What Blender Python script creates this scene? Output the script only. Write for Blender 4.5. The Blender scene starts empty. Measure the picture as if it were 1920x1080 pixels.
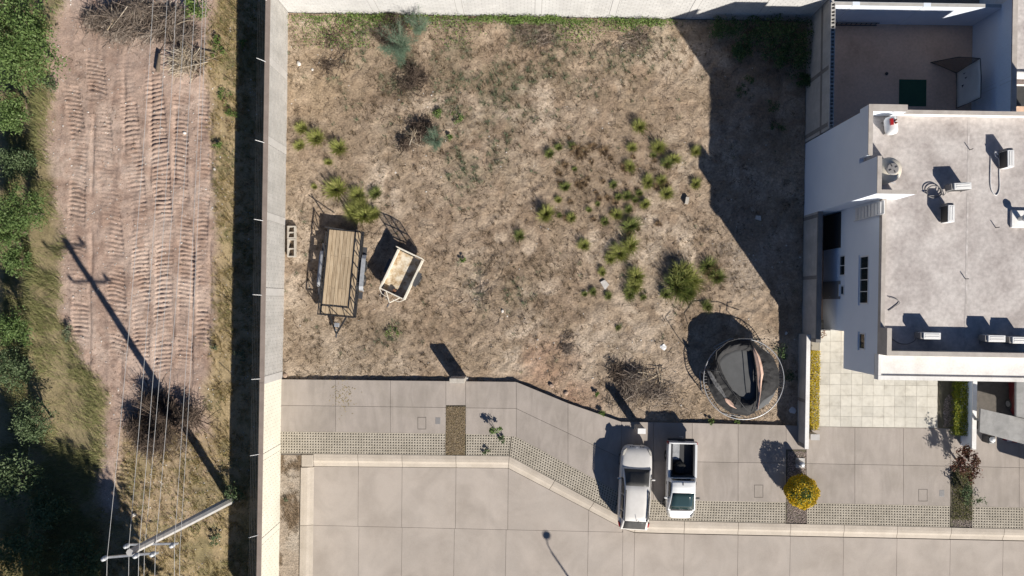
import bpy, bmesh, math, random
import numpy as np
from mathutils import Vector, Matrix

# ------------------------------------------------------------------ camera, sky, sun, exposure
SC = bpy.context.scene
COL = SC.collection
FPX, CAM_H, NPX, NPY = 1280.0, 40.0, 990.0, 563.0       # focal length in photo pixels, flying height, nadir pixel
ROLL = math.radians(0.92)
SUN_EL = math.radians(30.5)
SHX, SHY = -0.578, 0.816                                # ground direction in which shadows fall

cam_data = bpy.data.cameras.new('camera')
cam = bpy.data.objects.new('camera', cam_data); COL.objects.link(cam)
cam.location = (0, 0, CAM_H); cam.rotation_euler = (0, 0, ROLL)
cam_data.sensor_width = 36.0; cam_data.lens = 36.0 * FPX / 1920.0
cam_data.shift_x = -(NPX - 960.0) / 1920.0
cam_data.shift_y = (NPY - 540.0) / 1920.0
cam_data.clip_start = 0.5; cam_data.clip_end = 2000
SC.camera = cam

world = bpy.data.worlds.new('World'); SC.world = world; world.use_nodes = True
_wn = world.node_tree.nodes; _wl = world.node_tree.links
_bg = _wn.get('Background') or _wn.new('ShaderNodeBackground')
_sky = _wn.new('ShaderNodeTexSky'); _sky.sky_type = 'NISHITA'; _sky.sun_disc = False
_sky.sun_elevation = SUN_EL; _sky.sun_rotation = math.atan2(-SHX, -SHY)
_sky.altitude = 50; _sky.air_density = .65; _sky.dust_density = .2; _sky.ozone_density = 6.0
_wl.new(_sky.outputs[0], _bg.inputs[0]); _bg.inputs[1].default_value = 0.05
sun_data = bpy.data.lights.new('sun', 'SUN'); sun_data.energy = 5.0; sun_data.angle = math.radians(0.55)
sun_data.color = (1.0, 0.945, 0.86)
sun = bpy.data.objects.new('sun', sun_data); COL.objects.link(sun)
_d = Vector((SHX * math.cos(SUN_EL), SHY * math.cos(SUN_EL), -math.sin(SUN_EL)))
sun.rotation_euler = _d.to_track_quat('-Z', 'Y').to_euler(); sun.location = (20, -30, 40)
SC.view_settings.view_transform = 'Standard'; SC.view_settings.look = 'None'
SC.view_settings.exposure = 0.58; SC.view_settings.gamma = 1.0
SC.view_settings.use_curve_mapping = False
SC.cycles.max_bounces = 8; SC.cycles.transparent_max_bounces = 12

# ------------------------------------------------------------------ helpers
rnd = random.Random(11)
rng = np.random.default_rng(11)
CR, SR = math.cos(ROLL), math.sin(ROLL)

def G(px, py, h=0.0):
    """photo pixel + height above ground -> world x, y"""
    k = (CAM_H - h) / FPX
    dx, dy = (px - NPX) * k, (py - NPY) * k
    return (dx * CR + dy * SR, dx * SR - dy * CR)

def G3(px, py, h=0.0):
    x, y = G(px, py, h); return (x, y, h)

def link(name, me, mat=None, parent=None, smooth=False):
    o = bpy.data.objects.new(name, me); COL.objects.link(o)
    if mat is not None and len(me.materials) == 0: me.materials.append(mat)
    if smooth and len(me.polygons): me.polygons.foreach_set('use_smooth', [True] * len(me.polygons))
    if parent is not None: o.parent = parent
    if name in ('branches', 'inner_branches', 'pale_twigs', 'pale_stalks', 'stem', 'stems'): o['kind'] = 'stuff'
    return o

def tag(o, label=None, cat=None, group=None, kind=None):
    if label: o['label'] = label
    if cat: o['category'] = cat
    if group: o['group'] = group
    if kind: o['kind'] = kind
    return o

def thing(name, label, cat, loc=(0, 0, 0), rz=0.0, group=None):
    o = bpy.data.objects.new(name, None); COL.objects.link(o)
    o.empty_display_size = 0.2
    o.location = loc; o.rotation_euler = (0, 0, rz)
    return tag(o, label, cat, group)

def structure(name, label=None):
    o = bpy.data.objects.new(name, None); COL.objects.link(o); o['kind'] = 'structure'
    if label: o['label'] = label
    return o

def copy_tree(o, parent=None):
    c = o.copy(); COL.objects.link(c); c.parent = parent
    for ch in list(o.children): copy_tree(ch, c)
    return c

def npmesh(name, verts, faces, cols=None):
    verts = np.asarray(verts, dtype=np.float32); faces = np.asarray(faces, dtype=np.int32)
    me = bpy.data.meshes.new(name)
    n, (m, k) = len(verts), faces.shape
    me.vertices.add(n); me.vertices.foreach_set('co', verts.ravel())
    me.loops.add(m * k); me.loops.foreach_set('vertex_index', faces.ravel())
    me.polygons.add(m)
    me.polygons.foreach_set('loop_start', np.arange(0, m * k, k, dtype=np.int32))
    me.polygons.foreach_set('loop_total', np.full(m, k, dtype=np.int32))
    if cols is not None:
        a = me.color_attributes.new('Col', 'FLOAT_COLOR', 'POINT')
        c4 = np.ones((n, 4), dtype=np.float32); c4[:, :3] = cols
        a.data.foreach_set('color', c4.ravel())
    me.polygons.foreach_set('use_smooth', np.zeros(m, dtype=bool)); me.update(calc_edges=True); me.validate()
    return me

class MB:
    """collects boxes, beams, tubes, prisms; build() links them as one mesh object"""
    def __init__(s): s.v = []; s.f = []
    def add(s, vs, fs):
        n = len(s.v); s.v += [tuple(p) for p in vs]; s.f += [tuple(i + n for i in f) for f in fs]; return s
    def box(s, c, d, rz=0.0, M=None):
        hx, hy, hz = d[0] / 2, d[1] / 2, d[2] / 2
        ca, sa = math.cos(rz), math.sin(rz); vs = []
        for z in (-hz, hz):
            for x, y in ((-hx, -hy), (hx, -hy), (hx, hy), (-hx, hy)):
                p = Vector((c[0] + x * ca - y * sa, c[1] + x * sa + y * ca, c[2] + z)); vs.append(M @ p if M else p)
        return s.add(vs, [(3, 2, 1, 0), (4, 5, 6, 7), (0, 1, 5, 4), (1, 2, 6, 5), (2, 3, 7, 6), (3, 0, 4, 7)])
    def span(s, x0, x1, y0, y1, z0, z1):
        return s.box(((x0 + x1) / 2, (y0 + y1) / 2, (z0 + z1) / 2), (x1 - x0, y1 - y0, z1 - z0))
    def beam(s, a, b, w, h):
        a, b = Vector(a), Vector(b); d = (b - a).normalized()
        up = Vector((0, 0, 1)) if abs(d.z) < .95 else Vector((1, 0, 0))
        sx = d.cross(up).normalized() * w / 2; sy = sx.cross(d).normalized() * h / 2
        vs = [p + i * sx + j * sy for p in (a, b) for i, j in ((-1, -1), (1, -1), (1, 1), (-1, 1))]
        return s.add(vs, [(0, 1, 2, 3), (7, 6, 5, 4), (0, 4, 5, 1), (1, 5, 6, 2), (2, 6, 7, 3), (3, 7, 4, 0)])
    def tube(s, pts, r, n=6, r2=None, cap=True):
        pts = [Vector(p) for p in pts]; K = len(pts); vs = []; ref = None
        for i, p in enumerate(pts):
            d = (pts[min(i + 1, K - 1)] - pts[max(i - 1, 0)]).normalized()
            if ref is None or abs(ref.dot(d)) > .98: ref = Vector((0, 0, 1)) if abs(d.z) < .9 else Vector((1, 0, 0))
            u = d.cross(ref).normalized(); w = u.cross(d).normalized()
            rr = r if r2 is None else r + (r2 - r) * i / (K - 1)
            vs += [p + (u * math.cos(t) + w * math.sin(t)) * rr for t in [2 * math.pi * k / n for k in range(n)]]
        fs = [(i * n + k, i * n + (k + 1) % n, (i + 1) * n + (k + 1) % n, (i + 1) * n + k) for i in range(K - 1) for k in range(n)]
        if cap: fs += [tuple(range(n))[::-1], tuple(range((K - 1) * n, K * n))]
        return s.add(vs, fs)
    def prism(s, poly, z0, z1):
        n = len(poly); vs = [(p[0], p[1], z0) for p in poly] + [(p[0], p[1], z1) for p in poly]
        return s.add(vs, [tuple(range(n))[::-1], tuple(range(n, 2 * n))] + [(i, (i + 1) % n, n + (i + 1) % n, n + i) for i in range(n)])
    def lathe(s, prof, c=(0, 0, 0), n=20, axis='z'):
        vs = []
        for r, z in prof:
            for k in range(n):
                t = 2 * math.pi * k / n; a, b = r * math.cos(t), r * math.sin(t)
                p = (a, b, z) if axis == 'z' else ((z, a, b) if axis == 'x' else (a, z, b))
                vs.append((c[0] + p[0], c[1] + p[1], c[2] + p[2]))
        fs = [(i * n + k, i * n + (k + 1) % n, (i + 1) * n + (k + 1) % n, (i + 1) * n + k) for i in range(len(prof) - 1) for k in range(n)]
        fs += [tuple(range(n))[::-1], tuple(range((len(prof) - 1) * n, len(prof) * n))]
        return s.add(vs, fs)
    def mesh(s, name):
        me = bpy.data.meshes.new(name); me.from_pydata(s.v, [], s.f); me.update()
        bm = bmesh.new(); bm.from_mesh(me); bmesh.ops.recalc_face_normals(bm, faces=bm.faces); bm.to_mesh(me); bm.free()
        return me
    def build(s, name, mat, parent=None, smooth=False, bevel=0.0, seg=2):
        o = link(name, s.mesh(name), mat, parent, smooth)
        if bevel:
            b = o.modifiers.new('edge', 'BEVEL'); b.width = bevel; b.segments = seg; b.limit_method = 'ANGLE'; b.angle_limit = .6
        return o

def inset(poly, g):
    """move every edge of a convex polygon inwards by g"""
    A = sum(poly[i][0] * poly[(i + 1) % len(poly)][1] - poly[(i + 1) % len(poly)][0] * poly[i][1] for i in range(len(poly)))
    P = poly if A > 0 else poly[::-1]; n = len(P); L = []
    for i in range(n):
        a, b = Vector(P[i][:2]), Vector(P[(i + 1) % n][:2]); d = (b - a).normalized(); q = Vector((-d.y, d.x))
        L.append((a + q * g, d))
    out = []
    for i in range(n):
        (p, d), (q, e) = L[i - 1], L[i]; cr = d.x * e.y - d.y * e.x
        if abs(cr) < 1e-6: out.append(tuple(q)); continue
        w = q - p; t = (w.x * e.y - w.y * e.x) / cr; out.append(tuple(p + d * t))
    return out

def _hash(ix, iy, seed):
    h = (ix.astype(np.int64) * 374761393 + iy.astype(np.int64) * 668265263 + seed * 2147483647) & 0xffffffff
    h = ((h ^ (h >> 13)) * 1274126177) & 0xffffffff
    return ((h ^ (h >> 16)) & 0xffff) / 65535.0

def vnoise(x, y, seed=0):
    x = np.asarray(x, float); y = np.asarray(y, float)
    ix, iy = np.floor(x), np.floor(y); fx, fy = x - ix, y - iy
    fx = fx * fx * (3 - 2 * fx); fy = fy * fy * (3 - 2 * fy); ix = ix.astype(np.int64); iy = iy.astype(np.int64)
    a, b, c, d = _hash(ix, iy, seed), _hash(ix + 1, iy, seed), _hash(ix, iy + 1, seed), _hash(ix + 1, iy + 1, seed)
    return (a + (b - a) * fx) + ((c + (d - c) * fx) - (a + (b - a) * fx)) * fy

def fbm(x, y, freq=1.0, octv=4, seed=0):
    s = 0; a = 1; t = 0
    for k in range(octv):
        s = s + a * vnoise(x * freq + 17.3 * k, y * freq - 9.1 * k, seed + k); t += a; a *= .5; freq *= 2.03
    return s / t

def sstep(a, b, x):
    t = np.clip((np.asarray(x, float) - a) / (b - a), 0, 1); return t * t * (3 - 2 * t)

# ------------------------------------------------------------------ materials
def newmat(name):
    m = bpy.data.materials.new(name); m.use_nodes = True
    nt = m.node_tree; return m, nt, nt.nodes['Principled BSDF']

def pmat(name, cols, scale=1.5, rough=.85, bump=.0, bscale=30, bdist=.02, island=0.0, metal=0.0, attr=False, streak=None, fine=0.0,
         fscale=40, spec=None, coat=0.0, objvar=0.0, translucent=0.0, stain=None):
    """cols: list of (pos, (r,g,b)) over world-space noise, or one colour; attr: tint from the mesh's own colour attribute"""
    m, nt, b = newmat(name); N, L = nt.nodes, nt.links
    geo = N.new('ShaderNodeNewGeometry'); pos = geo.outputs['Position']
    if isinstance(cols[0], (int, float)): cols = [(0, cols), (1, cols)]
    if attr:
        a = N.new('ShaderNodeVertexColor'); a.layer_name = 'Col'; out = a.outputs['Color']
    else:
        if streak:
            mp = N.new('ShaderNodeMapping'); mp.inputs['Scale'].default_value = streak; L.new(pos, mp.inputs[0]); src = mp.outputs[0]
        else: src = pos
        nz = N.new('ShaderNodeTexNoise'); nz.inputs['Scale'].default_value = scale; nz.inputs['Detail'].default_value = 7
        nz.inputs['Roughness'].default_value = .62; L.new(src, nz.inputs['Vector'])
        rp = N.new('ShaderNodeValToRGB'); L.new(nz.outputs['Fac'], rp.inputs[0])
        el = rp.color_ramp.elements
        while len(el) < len(cols): el.new(.5)
        for e, (p, c) in zip(el, cols): e.position = p; e.color = (*c, 1)
        out = rp.outputs[0]
    def mul(out, fac, lo, hi):
        mr = N.new('ShaderNodeMapRange'); mr.inputs['To Min'].default_value = lo; mr.inputs['To Max'].default_value = hi
        L.new(fac, mr.inputs['Value'])
        mx = N.new('ShaderNodeMix'); mx.data_type = 'RGBA'; mx.blend_type = 'MULTIPLY'; mx.inputs['Factor'].default_value = 1
        L.new(out, mx.inputs['A']); L.new(mr.outputs[0], mx.inputs['B']); return mx.outputs['Result']
    if fine:
        n2 = N.new('ShaderNodeTexNoise'); n2.inputs['Scale'].default_value = fscale; n2.inputs['Detail'].default_value = 5
        L.new(pos, n2.inputs['Vector']); 
        c = N.new('ShaderNodeMapRange'); c.inputs['From Min'].default_value = .3; c.inputs['From Max'].default_value = .7
        L.new(n2.outputs['Fac'], c.inputs['Value']); out = mul(out, c.outputs[0], 1 - fine, 1 + fine)
    if stain:
        n4 = N.new('ShaderNodeTexNoise'); n4.inputs['Scale'].default_value = stain[0]; n4.inputs['Detail'].default_value = 6; n4.inputs['Distortion'].default_value = 1.6
        mp4 = N.new('ShaderNodeMapping'); mp4.inputs['Scale'].default_value = stain[2]; mp4.inputs['Location'].default_value = (3.7, 1.9, 0); L.new(pos, mp4.inputs[0]); L.new(mp4.outputs[0], n4.inputs['Vector'])
        c4 = N.new('ShaderNodeMapRange'); c4.inputs['From Min'].default_value = .35; c4.inputs['From Max'].default_value = .65; L.new(n4.outputs['Fac'], c4.inputs['Value']); out = mul(out, c4.outputs[0], 1 - stain[1], 1 + stain[1] * .5)
    if island: out = mul(out, geo.outputs['Random Per Island'], 1 - island, 1 + island)
    if objvar:
        oi = N.new('ShaderNodeObjectInfo'); out = mul(out, oi.outputs['Random'], 1 - objvar, 1 + objvar)
    L.new(out, b.inputs['Base Color'])
    b.inputs['Roughness'].default_value = rough; b.inputs['Metallic'].default_value = metal
    if spec is not None: b.inputs['Specular IOR Level'].default_value = spec
    if coat: b.inputs['Coat Weight'].default_value = coat; b.inputs['Coat Roughness'].default_value = .05
    if bump:
        n3 = N.new('ShaderNodeTexNoise'); n3.inputs['Scale'].default_value = bscale; n3.inputs['Detail'].default_value = 8
        n3.inputs['Roughness'].default_value = .7; L.new(pos, n3.inputs['Vector'])
        bp = N.new('ShaderNodeBump'); bp.inputs['Strength'].default_value = bump; bp.inputs['Distance'].default_value = bdist
        L.new(n3.outputs['Fac'], bp.inputs['Height']); L.new(bp.outputs[0], b.inputs['Normal'])
    if translucent:
        tr = N.new('ShaderNodeBsdfTranslucent'); L.new(out, tr.inputs['Color'])
        ms = N.new('ShaderNodeMixShader'); ms.inputs[0].default_value = translucent
        L.new(b.outputs[0], ms.inputs[1]); L.new(tr.outputs[0], ms.inputs[2]); L.new(ms.outputs[0], N['Material Output'].inputs[0])
    return m

def leafmat(name, cols, trans=.22, rough=.6):
    """colour picked per leaf (mesh island)"""
    m, nt, b = newmat(name); N, L = nt.nodes, nt.links
    geo = N.new('ShaderNodeNewGeometry'); rp = N.new('ShaderNodeValToRGB'); L.new(geo.outputs['Random Per Island'], rp.inputs[0])
    el = rp.color_ramp.elements
    while len(el) < len(cols): el.new(.5)
    for i, (e, c) in enumerate(zip(el, cols)): e.position = i / (len(cols) - 1); e.color = (*c, 1)
    L.new(rp.outputs[0], b.inputs['Base Color']); b.inputs['Roughness'].default_value = rough
    b.inputs['Specular IOR Level'].default_value = .25
    tr = N.new('ShaderNodeBsdfTranslucent'); L.new(rp.outputs[0], tr.inputs['Color'])
    ms = N.new('ShaderNodeMixShader'); ms.inputs[0].default_value = trans
    L.new(b.outputs[0], ms.inputs[1]); L.new(tr.outputs[0], ms.inputs[2]); L.new(ms.outputs[0], N['Material Output'].inputs[0])
    return m

def glassmat(name, col, rough=.05):
    m, nt, b = newmat(name); b.inputs['Base Color'].default_value = (*col, 1); b.inputs['Roughness'].default_value = rough
    b.inputs['Specular IOR Level'].default_value = .6; b.inputs['Coat Weight'].default_value = .3
    return m

def netmat(name, col, alpha):
    m, nt, b = newmat(name); N, L = nt.nodes, nt.links
    b.inputs['Base Color'].default_value = (*col, 1); b.inputs['Roughness'].default_value = .8
    t = N.new('ShaderNodeBsdfTransparent'); ms = N.new('ShaderNodeMixShader'); ms.inputs[0].default_value = alpha
    L.new(t.outputs[0], ms.inputs[1]); L.new(b.outputs[0], ms.inputs[2]); L.new(ms.outputs[0], N['Material Output'].inputs[0])
    return m

M = {}
M['lot'] = pmat('lot_dirt', [(0, (1, 1, 1))], attr=True, fine=.26, fscale=8, bump=.75, bscale=11, bdist=.10, rough=.95)
M['field'] = pmat('field_dirt', [(0, (1, 1, 1))], attr=True, fine=.22, fscale=12, bump=.6, bscale=18, bdist=.06, rough=.95)
M['ground'] = pmat('outer_dirt', [(.3, (.30, .22, .155)), (.7, (.36, .27, .19))], scale=.3, bump=.5, bscale=8, bdist=.05)
M['walk'] = pmat('walk_concrete', [(.25, (.29, .252, .215)), (.5, (.345, .30, .262)), (.75, (.385, .335, .295))], scale=.55, fine=.05, fscale=30, bump=.08, bscale=60, bdist=.004, objvar=.06, rough=.85, stain=(.9, .10, (1.8, .5, 1)))
M['street'] = pmat('street_concrete', [(.25, (.345, .295, .25)), (.5, (.415, .36, .31)), (.75, (.45, .395, .345))], scale=.35, fine=.06, fscale=25, bump=.08, bscale=60, bdist=.004, objvar=.035, rough=.85, stain=(.45, .10, (1, .8, 1)))
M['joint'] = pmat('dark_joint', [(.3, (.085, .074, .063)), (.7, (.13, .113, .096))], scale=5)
M['kerb'] = pmat('kerb_concrete', [(.25, (.40, .345, .28)), (.75, (.52, .455, .38))], scale=1.2, fine=.08, fscale=20, bump=.1, bscale=40, bdist=.006, objvar=.05)
M['paver'] = pmat('paver_concrete', [(.25, (.36, .32, .255)), (.75, (.47, .42, .345))], scale=.8, fine=.12, fscale=15, bump=.1, bscale=40, bdist=.005, island=.08)
M['soil'] = pmat('hole_soil', [(.3, (.085, .075, .048)), (.7, (.15, .13, .085))], scale=4, bump=.4)
M['block'] = pmat('grey_block', [(.25, (.36, .345, .32)), (.75, (.50, .48, .45))], scale=1.3, fine=.08, fscale=18, bump=.2, bscale=50, bdist=.006, island=.06, streak=(1, 1, .35))
M['block_pale'] = pmat('pale_block', [(.25, (.43, .42, .405)), (.75, (.555, .545, .525))], scale=1.0, fine=.06, fscale=18, bump=.2, bscale=50, bdist=.006, island=.05, streak=(1, 1, .4))
M['mortar'] = pmat('mortar', [(.3, (.38, .365, .34)), (.7, (.48, .46, .43))], scale=3, bump=.3)
M['column'] = pmat('cast_concrete', [(.25, (.42, .40, .375)), (.75, (.55, .53, .50))], scale=1.5, fine=.06, bump=.1, bscale=40, bdist=.005)
M['column_dark'] = pmat('grey_cast_concrete', [(.25, (.16, .15, .14)), (.75, (.24, .225, .21))], scale=1.5, fine=.08, bump=.1)
M['cap'] = pmat('wall_cap', [(.25, (.20, .16, .135)), (.75, (.29, .235, .20))], scale=2, fine=.1, bump=.2)
M['cream'] = pmat('cream_paint', [(.25, (.70, .66, .54)), (.75, (.80, .76, .64))], scale=.8, fine=.03, bump=.1, bscale=40, island=.03)
M['mortar_dark'] = pmat('dark_mortar', [(.3, (.20, .19, .18)), (.7, (.28, .265, .25))], scale=3)
M['white'] = pmat('white_paint', [(.25, (.66, .71, .785)), (.75, (.72, .77, .84))], scale=.6, fine=.02, bump=.05, bscale=30, bdist=.004)
M['stain_white'] = pmat('weathered_white_paint', [(.25, (.60, .57, .53)), (.5, (.74, .72, .69)), (.75, (.80, .785, .76))], scale=.9, fine=.06, fscale=10, bump=.05)
M['roof'] = pmat('roof_coating', [(.22, (.26, .228, .21)), (.42, (.41, .368, .345)), (.58, (.50, .458, .43)), (.75, (.56, .52, .49))], scale=.8, fine=.14, fscale=6, bump=.1, bscale=20, bdist=.008)
M['parapet'] = pmat('parapet_cap', [(.25, (.34, .30, .265)), (.75, (.50, .455, .41))], scale=2, fine=.1, bump=.1)
M['patio'] = pmat('patio_concrete', [(.2, (.42, .275, .19)), (.45, (.60, .42, .31)), (.8, (.66, .49, .375))], scale=.45, fine=.1, fscale=8, bump=.15, bscale=20, bdist=.01)
M['tile'] = pmat('stone_tile', [(.25, (.42, .385, .32)), (.45, (.545, .51, .435)), (.75, (.60, .565, .49))], scale=2.2, fine=.06, fscale=5, objvar=.10, rough=.5, bump=.03)
M['grout'] = pmat('grout', (.32, .29, .235))
M['steel_black'] = pmat('black_paint', (.02, .02, .022), rough=.55)
M['rubber'] = pmat('rubber', (.025, .025, .026), rough=.85)
M['rim'] = pmat('alloy', (.45, .45, .46), rough=.35, metal=.8)
M['galv'] = pmat('galvanised', [(.3, (.42, .43, .44)), (.7, (.58, .59, .60))], scale=6, rough=.45, metal=.55)
M['dark_metal'] = pmat('dark_metal', (.10, .10, .105), rough=.5, metal=.5)
M['plastic_dark'] = pmat('dark_opening_black', (.03, .03, .032), rough=.5)
M['plastic_white'] = pmat('white_plastic', [(.3, (.66, .655, .64)), (.7, (.74, .735, .72))], scale=4, rough=.5)
M['car_white'] = pmat('car_white', [(.3, (.70, .70, .69)), (.7, (.74, .74, .73))], scale=2, rough=.3, coat=.5)
M['car_ivory'] = pmat('car_ivory', [(.3, (.60, .575, .54)), (.7, (.66, .635, .60))], scale=3, rough=.42, coat=.3, fine=.03)
M['glass_dusty'] = pmat('dusty_glass', [(.3, (.055, .054, .053)), (.7, (.075, .073, .07))], scale=4, rough=.45, spec=.2)
M['glass_tint'] = glassmat('tinted_glass', (.012, .013, .015))
M['glass_green'] = glassmat('green_glass', (.022, .042, .042))
M['glass_house'] = glassmat('window_glass', (.008, .014, .014))
M['red'] = pmat('red_lens', (.35, .02, .02), rough=.3)
M['clear_lens'] = pmat('clear_lens', (.42, .40, .36), rough=.2)
M['wood'] = pmat('deck_wood', [(.25, (.20, .14, .085)), (.48, (.41, .31, .20)), (.75, (.53, .43, .30))], scale=2.2, fine=.12, fscale=30, streak=(5, .6, 1), objvar=.14, bump=.15, bscale=30, bdist=.004)
M['rust_cream'] = pmat('rusty_cream_paint', [(.32, (.20, .11, .055)), (.45, (.46, .35, .22)), (.58, (.64, .57, .45)), (.8, (.70, .65, .56))], scale=2.4, fine=.1, fscale=12, rough=.6)
M['cream_frame'] = pmat('cream_frame_paint', [(.2, (.45, .36, .26)), (.4, (.66, .61, .51)), (.8, (.70, .66, .57))], scale=6, rough=.6)
M['rust'] = pmat('rust', [(.3, (.12, .055, .03)), (.7, (.24, .11, .055))], scale=6, rough=.8)
M['mat_grey'] = pmat('jumping_mat', [(.3, (.062, .064, .066)), (.7, (.085, .087, .09))], scale=2, fine=.05, rough=.75)
M['net'] = pmat('dark_net', [(.3, (.012, .0115, .012)), (.7, (.032, .031, .031))], scale=5, fine=.2, fscale=60, rough=.85)
M['net_open'] = netmat('open_net', (.05, .042, .038), .42)
M['peach'] = pmat('peach_pad', [(.3, (.52, .33, .24)), (.6, (.62, .43, .34)), (.8, (.66, .50, .42))], scale=4, rough=.7, bump=.2)
M['pad_grey'] = pmat('grey_pad', [(.3, (.05, .05, .05)), (.55, (.20, .195, .19)), (.8, (.30, .29, .28))], scale=9, rough=.7, bump=.2)
M['screen'] = pmat('practice_screen', [(.3, (.66, .65, .60)), (.7, (.74, .73, .68))], scale=2, rough=.8)
M['green_mat'] = pmat('artificial_turf', [(.3, (.012, .055, .032)), (.7, (.02, .085, .05))], scale=20, bump=.5, bscale=120, bdist=.01)
M['concrete_old'] = pmat('old_concrete', [(.25, (.38, .34, .285)), (.75, (.54, .495, .43))], scale=3, fine=.12, bump=.2)
M['stone'] = pmat('pale_stone', [(.3, (.42, .39, .35)), (.7, (.62, .59, .55))], scale=5, island=.25, bump=.2)
M['rock'] = pmat('brown_rock', [(.3, (.24, .17, .125)), (.7, (.38, .285, .215))], scale=5, island=.2, bump=.3)
M['gravel'] = pmat('gravel', [(.3, (.16, .115, .10)), (.7, (.42, .35, .31))], scale=14, island=.5, rough=.8)
M['pole'] = pmat('pole_concrete', [(.3, (.40, .385, .365)), (.7, (.52, .50, .475))], scale=2.5, fine=.05, bump=.1)
M['wire'] = pmat('aluminium_wire', (.50, .49, .47), rough=.5, metal=.3)
M['ceramic'] = pmat('grey_ceramic', (.46, .47, .48), rough=.3)
M['tank'] = pmat('tank_plastic', [(.3, (.50, .45, .365)), (.7, (.58, .525, .435))], scale=2, rough=.5)
M['grey_plastic'] = pmat('grey_plastic', (.22, .21, .205), rough=.6)
M['tank_white'] = pmat('gas_tank_white', (.72, .71, .69), rough=.4)
M['brown_bag'] = pmat('dark_cloth', (.018, .018, .018), rough=.9)
M['car_red'] = pmat('dark_red_paint', (.09, .010, .012), rough=.3, coat=.5)
M['blue'] = pmat('blue_plastic', (.05, .09, .35), rough=.5)

STRAW = [(.10, .07, .045), (.24, .17, .10), (.40, .31, .20), (.30, .23, .15), (.16, .125, .085), (.48, .39, .27)]
M['straw'] = leafmat('dry_straw', STRAW, .1, .9)
M['litter'] = leafmat('dark_litter', [(.05, .035, .022), (.12, .08, .05), (.20, .145, .09), (.085, .065, .035), (.24, .18, .12)], .1, .9)
M['brown_tuft'] = leafmat('brown_tuft', [(.09, .06, .035), (.19, .125, .07), (.30, .205, .12), (.15, .105, .055), (.38, .28, .17)], .12, .85)
M['tussock'] = leafmat('green_tussock', [(.15, .19, .05), (.30, .33, .09), (.42, .42, .14), (.24, .27, .07), (.50, .45, .2)], .3, .7)
M['tussock_deep'] = leafmat('deep_tussock', [(.085, .13, .035), (.17, .22, .06), (.27, .29, .09), (.14, .18, .05), (.36, .32, .14)], .25, .7)
M['olive'] = leafmat('olive_grass', [(.11, .125, .045), (.20, .205, .08), (.28, .27, .12), (.155, .165, .06), (.38, .33, .17)], .25, .85)
M['drygrass'] = leafmat('dry_grass', [(.22, .165, .07), (.36, .28, .13), (.46, .37, .19), (.28, .22, .09), (.19, .16, .055)], .2, .9)
M['vine'] = leafmat('vine_leaf', [(.065, .115, .028), (.13, .20, .05), (.20, .27, .075), (.095, .15, .038)], .28, .55)
M['weed'] = leafmat('grey_green_weed', [(.07, .095, .05), (.13, .16, .09), (.20, .225, .14), (.10, .125, .065)], .2, .8)
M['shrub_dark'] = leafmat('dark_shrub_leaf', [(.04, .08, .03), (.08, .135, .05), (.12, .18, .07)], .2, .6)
M['feather'] = leafmat('feathery_leaf', [(.10, .16, .10), (.15, .22, .145), (.20, .275, .19), (.12, .185, .12)], .3, .7)
M['tree_leaf'] = leafmat('tree_leaf', [(.06, .105, .03), (.115, .18, .05), (.165, .235, .075), (.085, .14, .04), (.21, .28, .11)], .3, .6)
M['tree_leaf_grey'] = leafmat('grey_tree_leaf', [(.06, .095, .04), (.10, .145, .065), (.15, .195, .095), (.08, .12, .05)], .25, .6)
M['hedge'] = leafmat('yellow_hedge_leaf', [(.46, .33, .015), (.62, .44, .02), (.30, .27, .02), (.70, .50, .03), (.18, .20, .02)], .25, .6)
M['hedge_green'] = leafmat('green_hedge_leaf', [(.07, .115, .015), (.15, .20, .02), (.28, .28, .025), (.10, .15, .018), (.40, .37, .03)], .25, .6)
M['flower'] = leafmat('yellow_flower', [(.62, .40, .012), (.72, .50, .02), (.55, .34, .01), (.30, .27, .02)], .25, .6)
M['redleaf'] = leafmat('red_leaf', [(.05, .018, .015), (.11, .035, .025), (.09, .06, .025), (.16, .06, .04)], .2, .5)
M['twig'] = leafmat('grey_twig', [(.10, .075, .055), (.19, .15, .12), (.28, .23, .19), (.14, .105, .08), (.36, .31, .26)], .0, .9)
M['twig_dark'] = leafmat('dark_twig', [(.045, .032, .024), (.09, .066, .05), (.14, .105, .08), (.065, .047, .036)], .0, .9)
M['twig_pale'] = leafmat('pale_branch', [(.30, .23, .15), (.42, .34, .24), (.52, .46, .38), (.36, .29, .20)], .0, .9)
M['bark'] = pmat('bark', [(.3, (.10, .075, .055)), (.7, (.19, .145, .105))], scale=8, bump=.4)
# ------------------------------------------------------------------ plant geometry in bulk
def blade_mesh(name, P, tip, w):
    """thin triangles from base points P to tips"""
    n = len(P); d = tip - P; s = np.stack([-d[:, 1], d[:, 0], np.zeros(n)], 1)
    ln = np.linalg.norm(s, axis=1, keepdims=True); a = rng.uniform(0, 6.28, n)
    s = np.where(ln < 1e-4, np.stack([np.cos(a), np.sin(a), 0 * a], 1), s / np.maximum(ln, 1e-6)) * (w[:, None] / 2)
    V = np.stack([P - s, P + s, tip], 1).reshape(-1, 3)
    return npmesh(name, V, np.arange(3 * n).reshape(n, 3))

def upright(n, P, h, spread, w, name):
    a = rng.uniform(0, 2 * np.pi, n); r = rng.uniform(.1, 1, n) * spread
    tip = P + np.stack([np.cos(a) * r, np.sin(a) * r, h], 1)
    return blade_mesh(name, P, tip, w)

def lying(n, P, length, w, name, lift=.02):
    a = rng.uniform(0, 2 * np.pi, n)
    tip = P + np.stack([np.cos(a) * length, np.sin(a) * length, rng.uniform(-.01, 1, n) * lift], 1)
    P = P + np.stack([0 * a, 0 * a, rng.uniform(0, 1, n) * lift], 1)
    return blade_mesh(name, P, tip, w)

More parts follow.
